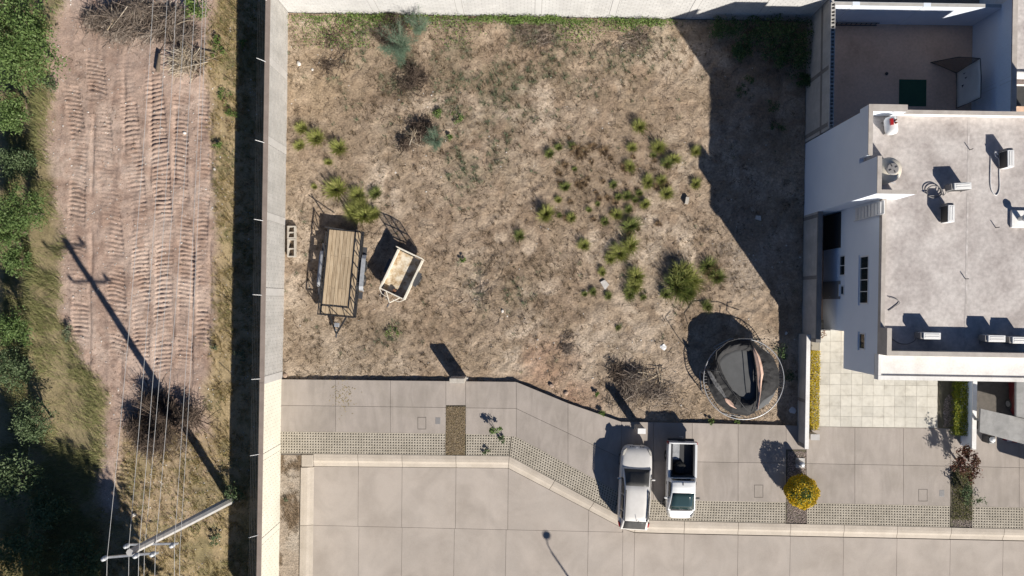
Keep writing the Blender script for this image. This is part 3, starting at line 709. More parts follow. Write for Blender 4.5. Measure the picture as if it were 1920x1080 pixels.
# ------------------------------------------------------------------ house
M['sealant'] = pmat('roof_sealant', [(.35, (.40, .365, .34)), (.55, (.47, .43, .405)), (.7, (.58, .54, .515))], scale=2.6, fine=.15, fscale=5)
HX0, HX1, HXW = 17.15, 28.4, 16.12            # main west face, east end run on unseen to keep sun off the patio, west face of the boundary bay
YN, YB, YF = 9.45, 5.22, -1.40                # back, south end of the bay, ground-floor front
RZ = 6.60                                     # roof deck
house = thing('white_house', 'two-storey white house with flat grey roof and low parapets', 'house', (0, 0, 0))
m = MB(); m.span(HX0 + .12, HX1, YF, YN, 0, 3.0); m.build('ground_floor_wall', M['white'], house)
m = MB(); m.span(HX0, HX1, -2.36, YN, 3.001, RZ - .05); m.span(HX0, HX0 + .85, -3.42, -2.361, 3.001, RZ - .3); m.build('upper_floor_wall', M['white'], house)
m = MB(); m.span(HXW, HX0 - .001, YB, YN, -.1, RZ - .05); m.build('bay_wall', M['white'], house)
m = MB(); m.span(HX0 + .2, HX1, -2.2, YN - .16, RZ - .048, RZ); m.span(HXW + .2, HX0 + .199, YB + .17, YN - .16, RZ - .048, RZ); roof = m.build('roof', M['roof'], house)
m = MB(); m.span(HX0, HX0 + .2, -1.05, YB - .002, RZ - .049, RZ + .22); m.build('parapet', M['parapet'], house)
m = MB(); m.span(HX0, HX0 + .22, -2.36, -1.052, RZ - .049, 7.45); m.span(HX0 + .221, HX1, -2.36, -2.14, RZ - .049, 7.45); m.build('parapet', M['parapet'], house)
# back parapet: white inside, weathered cap
m = MB(); m.span(17.95, HX1, YN - .15, YN, RZ - .049, 7.06); m.build('parapet', M['stain_white'], house)
m = MB(); m.span(17.965, HX1, YN - .17, YN + .02, 7.061, 7.11); m.build('parapet_cap', M['parapet'], house)
m = MB(); m.span(HXW, HXW + .19, 7.2, YN + .16, RZ - .049, 7.404); m.span(HXW + .191, 17.949, YN - .15, YN + .16, RZ - .049, 7.40); m.build('parapet', M['white'], house)
m = MB(); m.span(HXW - .01, HXW + .20, 7.18, YN + .17, 7.405, 7.45); m.span(HXW + .201, 17.96, YN - .165, YN + .17, 7.405, 7.45); m.build('parapet_cap', M['parapet'], house)
# taller enclosure round the water tank
m = MB(); m.span(HXW, HXW + .19, YB, 6.95, RZ - .049, 8.30); m.span(HXW + .191, 17.95, YB, YB + .17, RZ - .047, 8.30); m.build('tank_enclosure_wall', M['white'], house)
m = MB(); m.span(HXW - .01, HXW + .2, YB - .01, 6.96, 8.302, 8.34); m.span(HXW + .201, 17.96, YB - .01, YB + .18, 8.302, 8.34); m.build('parapet_cap', M['parapet'], house)
# front canopy slab with a raised lip
m = MB(); m.span(HX0 + .02, HX1, -3.46, -2.361, RZ - .29, RZ + .02); can = m.build('canopy', M['stain_white'], house)
m = MB(); m.span(HX0, HX1, -3.60, -3.40, RZ - .32, RZ + .09); m.span(HX0, HX0 + .14, -3.399, -2.362, RZ - .32, RZ + .085); m.build('lip', M['stain_white'], can)
m = MB(); m.span(HX0 + .85, HX1, -2.9, -2.36, 2.999, 3.3); m.build('soffit_beam', M['white'], house)
for x0, w, z0, z1 in ((18.6, 1.8, 3.9, 5.6), (21.4, 1.8, 3.9, 5.6)):
    f = MB(); f.span(x0, x0 + w, -2.385, -2.34, z0, z1); o = f.build('window', M['plastic_white'], house)
    for k in range(2): g = MB(); g.span(x0 + .05 + k * (w / 2 - .02), x0 + w / 2 - .04 + k * (w / 2 - .01), -2.40, -2.386, z0 + .06, z1 - .06); g.build('pane', M['glass_house'], o)
m = MB(); m.span(18.2, 19.2, YF - .05, YF + .01, .16, 2.3); d = m.build('door', M['wood'], house); m = MB(); m.span(18.28, 18.33, YF - .09, YF - .051, 1.1, 1.3); m.build('handle', M['rim'], d)
f = MB(); f.span(20.2, 23.0, YF - .04, YF + .01, .5, 2.3); o = f.build('window', M['plastic_white'], house)
for k in range(3): g = MB(); g.span(20.26 + k * .92, 21.1 + k * .92, YF - .055, YF - .041, .56, 2.24); g.build('pane', M['glass_house'], o)
for yy in (-3.2,): 
    m = MB(); m.span(23.6, 23.9, -3.42, -2.9, 0, RZ - .33); m.build('pier', M['white'], house)

def west_window(y0, y1, z0, z1, panes, x=HX0, name='window', parent=house):
    f = MB(); d = .05
    f.span(x - .03, x + .02, y0, y1, z0, z0 + d); f.span(x - .03, x + .02, y0, y1, z1 - d, z1)
    f.span(x - .028, x + .02, y0, y0 + d, z0 + d, z1 - d); f.span(x - .028, x + .02, y1 - d, y1, z0 + d, z1 - d)
    ys = [y0 + d + (y1 - y0 - 2 * d) * i / panes for i in range(panes + 1)]
    for q in ys[1:-1]: f.span(x - .026, x + .018, q - .02, q + .02, z0 + d, z1 - d)
    o = f.build(name, M['plastic_white'], parent)
    for a, b in zip(ys[:-1], ys[1:]):
        g = MB(); g.span(x - .012, x + .012, a + .02, b - .02, z0 + d, z1 - d); g.build('pane', M['glass_house'], o)
    g = MB(); g.span(x - .10, x + .01, y0 - .05, y1 + .05, z0 - .06, z0 - .002); g.build('sill', M['white'], o)
west_window(.08, 2.55, 4.72, 5.60, 4)
west_window(-2.25, -1.40 , 4.75, 5.35, 1)
west_window(1.62, 2.75, 2.15, 2.78, 2, HX0 + .12)
west_window(.55, 1.10, 2.30, 2.70, 1, HX0 + .12)
m = MB(); m.span(HX0 + .075, HX0 + .119, .35, 1.35, 0.05, 2.25); d = m.build('door', M['grey_plastic'], house)
m = MB(); m.span(HX0 + .04, HX0 + .074, .45, .5, 1.0, 1.12); m.build('handle', M['rim'], d)
# flat panel coloured black for the darkness of the opening along the passage
m = MB(); m.span(HX0 + .07, HX0 + .1195, 3.2, 5.18, .0, 2.2); m.build('dark_opening_panel', M['plastic_dark'], house)

sx_ = G(1814, 400, RZ)[0]; sy_ = G(1814, 431, RZ)[1]
m = MB(); m.span(sx_ - .05, sx_ + .05, -2.1, 9.28, RZ + .001, RZ + .006); m.build('sealant_strip', M['sealant'], roof)
for x0, w, z0, z1 in ((18.6, 1.6, 4.0, 5.4), (22.4, 1.6, 4.0, 5.4), (20.0, 2.6, .12, 2.3)):
    f = MB(); f.span(x0, x0 + w, YN - .02, YN + .03, z0, z1); o = f.build('window', M['plastic_white'], house)
    for k in range(2): g = MB(); g.span(x0 + .05 + k * (w / 2 - .02), x0 + w / 2 - .04 + k * (w / 2 - .01), YN + .031, YN + .045, z0 + .06, z1 - .06); g.build('pane', M['glass_house'], o)
# slatted ladder on the west face
lad = thing('wall_ladder', 'white metal ladder fixed up the upper west face of the house', 'ladder', (HX0 - .07, 4.75, 4.1))
for s in (0, .62):
    m = MB(); m.tube([(0, s - .3, 0), (0, s - .3, 3.0)], .028, 6); m.build('rail', M['plastic_white'], lad)
for k in range(9):
    m = MB(); m.span(-.015, .015, -.3, .32, .15 + .33 * k, .42 + .33 * k - .02); m.build('rung', M['stain_white'], lad)

# ------------------------------------------------------------------ passage, driveway, patio
drive = structure('driveway', 'pale stone tiles of the driveway under the house front')
txs = [1536, 1556, 1576.7, 1597, 1617, 1637.7, 1658, 1678, 1698, 1719, 1739, 1758]
tys = [801, 781.5, 762, 742, 722, 701, 681, 661, 641, 621, 606]
m = MB(); m.prism([G(1521, 801, .1), G(1758, 803, .1), G(1758, 600, .1), G(1521, 600, .1)], -.05, .135); m.build('grout_bed', M['grout'], drive)
for i in range(len(txs) - 1):
    for j in range(len(tys) - 1):
        a, b, c, d = txs[i], txs[i + 1], tys[j + 1], tys[j]
        sh = lambda x, y: (x - (y - 700) * .012, y + (x - 1640) * .012)
        slab([sh(a, c), sh(b, c), sh(b, d), sh(a, d)], .155, drive, M['tile'], th=.03, gap=.006, name='tile')
m = MB(); m.prism([G(1519, 637, .15), G(1537, 637, .15), G(1537, 603, .15), G(1519, 603, .15)], 0, .152); m.build('threshold', M['column'], drive)
pz = .02
ps = structure('passage_floor', 'narrow concrete side passage beside the house')
m = MB(); m.span(EX + .125, HX0 + .119, YF, YB - .002, -.1, pz); m.build('passage_slab', M['patio'], ps)
m = MB(); m.span(EX + .14, HX0 + .118, YF - .04, YF + .02, .02, 1.1); gate = tag(m.build('passage_gate', M['dark_metal']), 'dark low gate closing the side passage', 'gate')
pt = structure('patio_floor', 'brown stained concrete floor of the back patio')
m = MB(); m.span(EX + .125, 25.75, YN + .16, 16.5, -.1, .06); m.build('patio_slab', M['patio'], pt)
w7 = thing('patio_wall', 'bright white painted wall at the far side of the brown patio', 'wall', (0, 0, 0))
block_wall(w7, (EX + .14, 16.58), (25.75, 16.58), -.1, 2.5, .2, M['white'], cols=[1.4, 5.3], colw=.4, colmat=M['white'], mort=M['mortar'], proud=.007)
w8 = thing('patio_wall', 'white block wall along the east side of the brown patio', 'wall', (0, 0, 0))
block_wall(w8, (25.88, YN + .2), (25.88, 16.7), -.1, 3.35, .24, M['white'], cols=[2.7], colw=.22, colmat=M['white'], band=[2.3], cap=.05, capmat=M['parapet'], proud=.008)
bl = structure('neighbour_roof', 'pale neighbouring roof beyond the patio wall')
m = MB(); m.span(26.3, 34, 12.9, 20, 2.4, 2.6); m.build('roof_deck', M['roof'], bl); m = MB(); m.span(26.15, 26.4, 12.8, 20, -.1, 2.75); m.span(26.401, 34, 12.8, 12.899, -.1, 2.75); m.build('roof_edge', M['stain_white'], bl)
m = MB(); m.span(26.02, 34, 9.6, 12.78, -.1, .05); m.build('neighbour_patio', M['patio'], bl)
m = MB(); m.span(26.02, 34, 11.2, 12.3, 2.1, 2.2); m.build('awning', M['glass_dusty'], bl)
g = MB(); g.span(14, 40, 16.7, 24, -.14, .02); tag(g.build('alley', M['ground']), 'bare tan ground beyond the patio wall', kind='structure')

# neighbour house at the right edge
nb = thing('garden_wall', 'white garden wall with pale cap between two driveways', 'wall', (0, 0, 0))
gx = 25.38
m = MB(); m.span(gx, gx + .2, -8.05, -2.9, -.1, 1.15); m.build('wall_body', M['white'], nb)
m = MB(); m.span(gx - .02, gx + .22, -8.07, -2.9, 1.151, 1.21); m.build('cap', M['stain_white'], nb)
np_ = structure('neighbour_driveway', 'neighbouring drive coloured dark to stand for carport shade')
m = MB(); m.span(gx + .201, 36, -7.6, YF, -.1, .13); m.build('drive_slab', M['joint'], np_)  # shade under the carport is put into the slab's dark colour
M['canopy'] = pmat('canopy_concrete', [(.25, (.22, .215, .205)), (.75, (.34, .33, .315))], scale=.9, fine=.1, bump=.1, stain=(1.2, .15, (1, 1, 1)))
cp = thing('carport', 'grey concrete carport canopy at the far side of the white garden wall', 'carport', (0, 0, 0))
A, B, Cc, Dd = G(1838, 766, 2.3), G(2120, 832, 2.3), G(2120, 887, 2.3), G(1836, 810, 2.3)  # right end stretched out of view to shade the drive
m = MB(); m.prism([A, B, Cc, Dd], 2.2, 2.34); m.build('canopy', M['canopy'], cp)
x, y = G(1960, 815, 1.0); m = MB(); m.span(x - .1, x + .1, y - .1, y + .1, 0, 2.2); m.build('post', M['canopy'], cp)
x, y = G(1846, 790, 2.0); m = MB(); m.span(x - .06, x + .06, y - .06, y + .06, 0, 2.2); m.build('post', M['canopy'], cp)
m = MB(); m.prism([G(1906, 690, 2.6), G(2000, 690, 2.6), G(2000, 800, 2.6), G(1906, 781, 2.6)], 2.45, 2.6); m.build('side_canopy', M['canopy'], cp)
x, y = G(1955, 720, 1.3); m = MB(); m.span(x - .1, x + .1, y - .1, y + .1, 0, 2.45); m.build('post', M['canopy'], cp)
m = MB(); m.prism([G(1990, 855, 2.3), G(2120, 890, 2.3), G(2120, 1000, 2.3), G(1990, 960, 2.3)], 2.19, 2.33); m.build('added_shade_canopy', M['canopy'], cp)  # unseen extra canopy, added to cast shade on the drive
x, y = G(2060, 940, 1.2); m = MB(); m.span(x - .1, x + .1, y - .1, y + .1, 0, 2.19); m.build('post', M['canopy'], cp)  # post holding up the added unseen canopy
# ------------------------------------------------------------------ cars
def loft(stations):
    """half profiles (x>=0) along y, mirrored and capped"""
    m = MB(); rings = []
    for y, prof in stations:
        ring = [(x, y, z) for x, z in prof] + [(-x, y, z) for x, z in prof[::-1] if x > 1e-6]
        rings.append(ring)
    n = len(rings[0]); V = [p for r in rings for p in r]; F = []
    for i in range(len(rings) - 1):
        for k in range(n): F.append((i * n + k, i * n + (k + 1) % n, (i + 1) * n + (k + 1) % n, (i + 1) * n + k))
    F += [tuple(range(n)), tuple(range((len(rings) - 1) * n, len(rings) * n))[::-1]]
    m.add(V, F); return m

def wheel(parent, x, y, r, w):
    m = MB(); m.lathe([(r * .62, -w / 2), (r * .95, -w / 2), (r, -w / 2 + .03), (r, w / 2 - .03), (r * .95, w / 2), (r * .62, w / 2)], (x, y, r), 22, 'x')
    t = m.build('wheel', M['rubber'], parent, smooth=False)
    s = 1 if x > 0 else -1
    m = MB(); m.lathe([(r * .60, -.012), (r * .55, .004), (r * .2, .012)], (x + s * (w / 2 - .01), y, r), 18, 'x'); m.build('rim', M['rim'], t)

def body_prof(w, zb, zm, zs, zt): return [(0, zb), (w * .86, zb), (w * .97, zb + .12), (w, zm), (w * .975, zs), (w * .82, zt), (w * .4, zt + .025), (0, zt + .03)]

def cabin(parent, yb_f, yr_f, yr_r, yb_r, zb, zr, wb, wr, paint, g_front, g_side, g_rear, side_split):
    """glasshouse: painted shell with separate panes lying on it"""
    Y = np.array([yb_f, (yb_f + yr_f) / 2, yr_f, yr_f - .25, (yr_f + yr_r) / 2, yr_r + .15, yr_r, (yr_r + yb_r) / 2, yb_r]); dz = zr - zb
    T = np.array([.02, .55, .93, 1, 1.02, .99, .95, .52, .03])
    def half(y):
        t = float(np.interp(y, Y[::-1], T[::-1])); z = zb + dz * t; xr = wb + (wr - wb) * min(t, 1)
        e = 1 - .13 * sstep(0, 1, (yr_r + .1 - y) / max(yr_r + .1 - yb_r, .2)) - .05 * sstep(0, 1, (y - yr_f) / (yb_f - yr_f))
        return t, z, xr * (float(e) if yr_r - yb_r > .4 else 1)
    yy = np.concatenate([np.linspace(yb_f, yr_f, 7), np.linspace(yr_f, yr_r, 9)[1:], np.linspace(yr_r, yb_r, 6)[1:]])
    st = []
    for y in yy:
        t, z, xr = half(y); st.append((y, [(0, zb - .12), (min(wb, xr * wb / wr + .02 if t > .9 else max(xr, wb * .86)), zb - .12), (min(wb, xr * wb / wr + .02 if t > .9 else max(xr, wb * .86)), zb), (wb + (xr - wb) * .55, zb + (z - zb) * .5), (xr, z - .03 * t), (xr * .93, z), (xr * .5, z + .02 * t), (0, z + .03 * t)]))
    o = loft(st).build('cabin', paint, parent, smooth=True)
    def ramp(ya, yb, inset_x, mat, name):
        V, F = [], []; n = 5
        for i in range(n):
            y = ya + (yb - ya) * i / (n - 1); t, z, xr = half(y); w = (xr - inset_x)
            for k in range(5):
                q = -1 + .5 * k; V.append((q * w, y, z + .03 * t * (1 - q * q) * .9 + .014))
        for i in range(n - 1):
            for k in range(4): F.append((i * 5 + k, i * 5 + k + 1, i * 5 + 6 + k, i * 5 + 5 + k))
        m = MB(); m.add(V, F); p = m.build(name, mat, o, smooth=True); s = p.modifiers.new('thick', 'SOLIDIFY'); s.thickness = .008; return p
    ramp(yb_f - .06, yr_f + .06, .06, g_front, 'windshield'); ramp(yr_r - .05, yb_r + .06, .08, g_rear, 'rear_window')
    for s in (-1, 1):
        for ya, yb in side_split:
            V, F = [], []; n = 6
            for i in range(n):
                y = ya + (yb - ya) * i / (n - 1); t, z, xr = half(y); zl = zb + .03; zh = max(zl + .01, z - .09)
                def px(zz): 
                    f = (zz - zb) / max(z - zb, .05); return wb + (xr - wb) * min(max(f, 0), 1)
                V += [(s * (px(zl) + .012), y, zl), (s * (px((zl + zh) / 2) + .018), y, (zl + zh) / 2), (s * (px(zh) + .012), y, zh)]
            for i in range(n - 1):
                for k in range(2): F.append((i * 3 + k, i * 3 + k + 1, i * 3 + 4 + k, i * 3 + 3 + k))
            m = MB(); m.add(V, F); p = m.build('side_window', g_side, o, smooth=True); q = p.modifiers.new('thick', 'SOLIDIFY'); q.thickness = .008
    return o, half

def mirror_of(parent, s, x, y, z, paint):
    m = MB(); m.box((s * (x + .13), y, z), (.20, .09, .13)); o = m.build('side_mirror', paint, parent, bevel=.03)
    m = MB(); m.box((s * (x + .01), y + .01, z - .05), (.08, .04, .04)); m.build('mirror_arm', M['plastic_dark'], o)

cx, cy = G(1190, 912.5, .8)
suv = thing('suv', 'ivory white estate SUV with black windscreen parked nose to the lot', 'car', (cx, cy, WALK_Z), -math.radians(2.2) - ROLL * 0)
st = [(2.39, body_prof(.40, .40, .5, .6, .66)), (2.34, body_prof(.62, .32, .51, .66, .71)), (2.22, body_prof(.78, .26, .53, .74, .80)), (2.0, body_prof(.87, .22, .57, .83, .90)), (1.6, body_prof(.915, .2, .62, .90, .97)),
      (1.0, body_prof(.92, .2, .66, .96, 1.03)), (0, body_prof(.92, .2, .68, .98, 1.04)), (-1.2, body_prof(.925, .2, .7, 1.0, 1.05)), (-1.8, body_prof(.905, .22, .72, 1.0, 1.06)), (-2.1, body_prof(.85, .25, .71, .97, 1.03)), (-2.28, body_prof(.74, .3, .68, .92, .98)), (-2.38, body_prof(.52, .38, .6, .82, .86))]
b = loft(st).build('body', M['car_ivory'], suv, smooth=True); q = b.modifiers.new('sub', 'SUBSURF'); q.levels = 1; q.render_levels = 2
cab, half = cabin(suv, 1.18, .22, -1.66, -2.34, 1.03, 1.62, .84, .68, M['car_ivory'], M['glass_dusty'], M['glass_tint'], M['glass_dusty'], ((.62, -.25), (-.3, -1.15), (-1.2, -1.62)))
for s in (-1, 1):
    m = MB(); m.tube([(s * .635, .05, 1.635), (s * .64, -.1, 1.69), (s * .635, -1.55, 1.68), (s * .62, -1.7, 1.62)], .03, 6); m.build('roof_rail', M['plastic_dark'], suv)
    for yy in (1.45, -1.42): wheel(suv, s * .80, yy, .34, .22)
    mirror_of(suv, s, .84, .55, 1.08, M['car_ivory'])
    m = MB(); m.prism([(s * .60, 2.27), (s * .79, 2.12), (s * .85, 1.82), (s * .76, 1.86), (s * .66, 2.08)], .70, .985 - .05); m.build('headlight', M['clear_lens'], suv, bevel=.02)
    m = MB(); m.prism([(s * .70, -2.30), (s * .845, -2.18), (s * .90, -1.92), (s * .82, -1.98), (s * .70, -2.22)], .80, 1.055); m.build('tail_light', M['red'], suv, bevel=.02)
g = MB()
for k in (-4, -3, -2, 2, 3, 4): g.box((k * .095, 2.30, .715), (.05, .10, .12))
g.build('grille', M['plastic_dark'], suv); m = MB(); m.box((0, 2.36, .55), (.42, .06, .10)); m.build('number_plate', M['plastic_dark'], suv)
m = MB(); m.lathe([(.10, 0), (.10, .012)], (0, 2.22, .80), 16); m.build('badge', M['rim'], suv)
m = MB(); m.tube([(.12, -1.62, 1.67), (.12, -1.78, 1.70), (.14, -1.55, 1.85)], .012, 5); m.build('antenna', M['plastic_dark'], suv)
m = MB(); m.box((.0, -2.30, 1.03), (.40, .03, .02)); m.build('rear_wiper', M['plastic_dark'], suv)
for s in (-.2, .25):
    m = MB(); m.tube([(s, 1.10, 1.055), (s + .42, 1.02, 1.10)], .012, 4); m.build('wiper', M['plastic_dark'], suv)

cx, cy = G(1276.5, 899, .8)
tr = thing('pickup_truck', 'small white pickup truck with dark open bed parked nose to the street', 'pickup', (cx, cy, WALK_Z), math.pi - math.radians(.4))
def hood(w, zb, zm, zs, zt): return body_prof(w, zb, zm, zs, zt)
st = [(2.25, hood(.52, .34, .46, .56, .62)), (2.15, hood(.68, .26, .5, .66, .72)), (1.9, hood(.80, .22, .55, .78, .86)), (1.4, hood(.845, .2, .6, .88, .96)), (.7, hood(.85, .2, .64, .92, 1.0)), (-.10, hood(.85, .2, .66, .94, 1.0)), (-.22, hood(.85, .2, .66, .94, .99))]
b = loft(st).build('body', M['car_white'], tr, smooth=True); q = b.modifiers.new('sub', 'SUBSURF'); q.levels = 1; q.render_levels = 2
bed = [[(0, .40), (.78, .40), (.84, .5), (.85, .70), (.84, .98), (.82, 1.04), (.70, 1.04), (.67, 1.0), (.67, .56), (0, .55)]]
m = MB(); st2 = []
for yy, k in ((-.20, 1.0), (-.9, 1.0), (-1.7, .995), (-2.1, .985)): st2.append((yy, [(x * k, z) for x, z in bed[0]]))
loft(st2).build('bed', M['car_white'], tr)
m = MB(); m.box((0, -2.15, .76), (1.60, .09, .54)); tg = m.build('tailgate', M['car_white'], tr, bevel=.03)
m = MB(); m.box((0, -2.20, .62), (.42, .02, .12)); m.build('tailgate_handle', M['plastic_dark'], tg)
m = MB(); m.box((0, -2.24, .42), (1.52, .13, .20)); m.build('rear_bumper', M['plastic_dark'], tr, bevel=.04)
m = MB(); m.span(-.665, .665, -2.095, -.24, .555, .60); m.span(-.668, -.60, -2.095, -.24, .60, 1.045); m.span(.60, .668, -2.095, -.24, .60, 1.045); m.span(-.6, .6, -.31, -.235, .60, 1.08); m.build('bed_liner', M['plastic_dark'], tr)
for k in range(7): m = MB(); m.span(.12 + .065 * k, .165 + .065 * k, -2.05, -1.15, .605, .635); m.build('ribbed_mat', M['galv'], tr)
mb = MB(); mb.lathe([(.1, 0), (.32, .04), (.38, .16), (.30, .27), (.1, .31)], (.12, -.68, .602), 14); mb.build('cargo_bundle', M['brown_bag'], tr, smooth=True)
cabin(tr, 1.66, .52, -.06, -.24, .98, 1.46, .78, .66, M['car_white'], M['glass_green'], M['glass_tint'], M['glass_tint'], ((.85, .02),))
for s in (-1, 1):
    for yy in (1.42, -1.28): wheel(tr, s * .745, yy, .30, .20)
    mirror_of(tr, s, .78, .95, 1.02, M['car_white'] if s > 0 else M['plastic_dark'])
    m = MB(); m.prism([(s * .58, 2.13), (s * .74, 1.98), (s * .80, 1.72), (s * .70, 1.78), (s * .60, 2.0)], .62, .86); m.build('headlight', M['clear_lens'], tr, bevel=.02)
    m = MB(); m.box((s * .80, -2.13, .80), (.10, .14, .36)); m.build('tail_light', M['red'], tr, bevel=.02)
    m = MB(); m.box((s * .859, .15, .82), (.015, .16, .03)); m.build('door_handle', M['plastic_dark'], tr)
m = MB(); m.box((0, 2.17, .58), (.9, .06, .12)); m.build('grille', M['plastic_dark'], tr, bevel=.02)
m = MB(); m.box((0, 1.64, 1.0), (1.25, .10, .03)); m.build('cowl', M['plastic_dark'], tr)
for s in (-.35, .15):
    m = MB(); m.tube([(s, 1.62, 1.02), (s + .45, 1.54, 1.06)], .012, 4); m.build('wiper', M['plastic_dark'], tr)
m = MB(); m.box((.05, .04, 1.49), (.04, .16, .03)); m.build('antenna', M['plastic_dark'], tr)
m = MB(); m.tube([(-.1, -2.32, .45), (-.1, -2.42, .45), (.1, -2.42, .45)], .025, 6); m.build('tow_hook', M['galv'], tr)

# ------------------------------------------------------------------ trailers on the lot
def zl(x, y): return float(lot_z(np.array([x]), np.array([y]))[0])
cx, cy = G(640.5, 512, .62); 
t1 = thing('flatbed_trailer', 'long black flatbed trailer with bare plank deck beside the grey wall', 'trailer', (cx, cy, -.02), -math.radians(4.6))
W, Ln, DZ = 1.0, 2.5, .62
for k in range(9):
    x0 = -W + .05 + k * (2 * W - .1) / 9
    q1, q2 = -.85 + rnd.uniform(-.12, .12), 1.0 + rnd.uniform(-.1, .1)
    for a, b in ((-Ln + .065, q1), (q1, q2), (q2, Ln - .065)) if k % 3 else ((-Ln + .065, Ln - .065),):
        m = MB(); m.span(x0 + .011, x0 + (2 * W - .1) / 9 - .011, a + .006, b - .006, DZ - .04, DZ + rnd.uniform(-.004, .004)); m.build('plank', M['wood'], t1)
m = MB()
for s in (-1, 1): m.span(s * W - .05, s * W + .05, -Ln, Ln, DZ - .16, DZ + .03)
m.span(-W + .051, W - .051, -Ln, -Ln + .06, DZ - .16, DZ + .03); m.span(-W + .051, W - .051, Ln - .06, Ln, DZ - .16, DZ + .03)
for k in range(6): m.span(-W + .051, W - .051, -2.0 + .8 * k - .03, -2.0 + .8 * k + .03, DZ - .15, DZ - .045)
m.build('chassis', M['steel_black'], t1)
RH = .42
for s in (-1, 1):
    m = MB(); m.beam((s * (W + .02), -Ln, DZ + RH), (s * (W + .02), Ln - .2, DZ + RH), .05, .05); m.build('top_rail', M['steel_black'], t1)
    for k in range(8):
        yy = -Ln + .03 + k * (2 * Ln - .3) / 7
        m = MB(); m.beam((s * (W + .02), yy, DZ), (s * (W + .02), yy, DZ + RH), .045, .045); m.build('rail_post', M['steel_black'], t1)
    for k in (0, 1, 2, 5, 6):
        yy = -Ln + .03 + k * (2 * Ln - .3) / 7
        m = MB(); m.beam((s * (W + .02), yy, DZ + .03), (s * (W + .02), yy + .64, DZ + RH - .02), .03, .03); m.build('rail_brace', M['steel_black'], t1)
    m = MB(); fy = [(-1.05, .42), (-.95, .68), (-.75, .78), (.85, .78), (1.05, .68), (1.15, .42)]
    fl = [(s * (W + .10), y + .1, z) for y, z in fy] + [(s * (W + .34), y + .1, z - .02) for y, z in fy]
    m.add(fl, [(i, i + 1, i + 7, i + 6) for i in range(5)]); f = m.build('fender', M['galv'], t1); q = f.modifiers.new('thick', 'SOLIDIFY'); q.thickness = .02
    for yy in (-.30, .52): wheel(t1, s * (W + .20), yy, .33, .20)
    for yy in (-1.18, 1.42):
        m = MB(); m.span(min(s * (W + .07), s * (W + .3)), max(s * (W + .07), s * (W + .3)), yy - .2, yy + .2, DZ - .14, DZ - .08); m.build('step_plate', M['dark_metal'], t1)
m = MB(); m.beam((-W, -Ln + .03, DZ + RH), (W, -Ln + .03, DZ + RH), .05, .05); m.build('top_rail', M['steel_black'], t1)
for k in range(5):
    m = MB(); x0 = -W + .25 + k * .40; m.beam((x0, -Ln + .03, DZ + .02), (x0 + (.2 if k % 2 else -.2), -Ln + .03, DZ + RH), .035, .035); m.build('rail_post', M['steel_black'], t1)
for s in (-1, 1):
    m = MB(); m.beam((s * .48, -Ln, DZ - .1), (0.02 * s, -Ln - 1.0, DZ - .12), .08, .1); m.build('tongue_arm', M['steel_black'], t1)
m = MB(); m.tube([(0, -Ln - .95, DZ - .14), (0, -Ln - 1.25, DZ - .12)], .05, 8); m.build('coupler', M['dark_metal'], t1)
m = MB(); m.span(-.14, .14, -Ln - .62, -Ln - .38, DZ - .1, DZ + .02); m.build('winch_box', M['galv'], t1, bevel=.02)
m = MB(); m.tube([(0, -Ln - .8, .02), (0, -Ln - .8, DZ + .1)], .035, 8); m.build('jack_stand', M['galv'], t1)
for s in (-1, 1):
    m = MB(); m.beam((s * .8, Ln - .02, DZ + .05), (s * .8, Ln + .02, DZ + .82), .05, .05); m.build('ramp_post', M['steel_black'], t1)
m = MB(); m.beam((-W, Ln, DZ + .8), (-.1, Ln, DZ + .12), .04, .04); m.build('ramp_brace', M['steel_black'], t1)

cx, cy = G(753.5, 515, .6)
t2 = thing('utility_trailer', 'small rusty cream utility trailer with tall mesh ramp standing askew', 'trailer', (cx, cy, -.02), math.radians(-24.5))
W, Ln, DZ = .78, 1.25, .52
m = MB(); m.span(-W + .04, W - .04, -Ln + .04, Ln - .04, DZ - .05, DZ); m.build('bed', M['rust_cream'], t2)
for s in (-1, 1):
    m = MB(); m.span(min(s * W, s * (W - .05)), max(s * W, s * (W - .05)), -Ln, Ln, DZ - .1, DZ + .34); m.build('side_board', M['cream_frame'], t2)
    m = MB(); m.span(min(s * (W + .02), s * (W - .07)), max(s * (W + .02), s * (W - .07)), -Ln, Ln, DZ + .341, DZ + .39); m.build('top_rail', M['cream_frame'], t2)
    wheel(t2, s * (W + .17), .12, .31, .19)
    m = MB(); m.tube([(s * W, .12, .31), (s * (W + .08), .12, .31)], .03, 6); m.build('axle_stub', M['rust'], t2)
    m = MB(); m.span(min(s * (W + .03), s * (W + .26)), max(s * (W + .03), s * (W + .26)), -.30, .54, .66, .69); m.build('fender', M['dark_metal'], t2)
m = MB(); m.span(-W + .051, W - .051, -Ln, -Ln + .05, DZ - .1, DZ + .30); m.build('front_board', M['rust'], t2)
m = MB(); m.span(-W + .051, W - .051, -Ln - .005, -Ln + .06, DZ + .301, DZ + .36); m.build('top_rail', M['cream_frame'], t2)
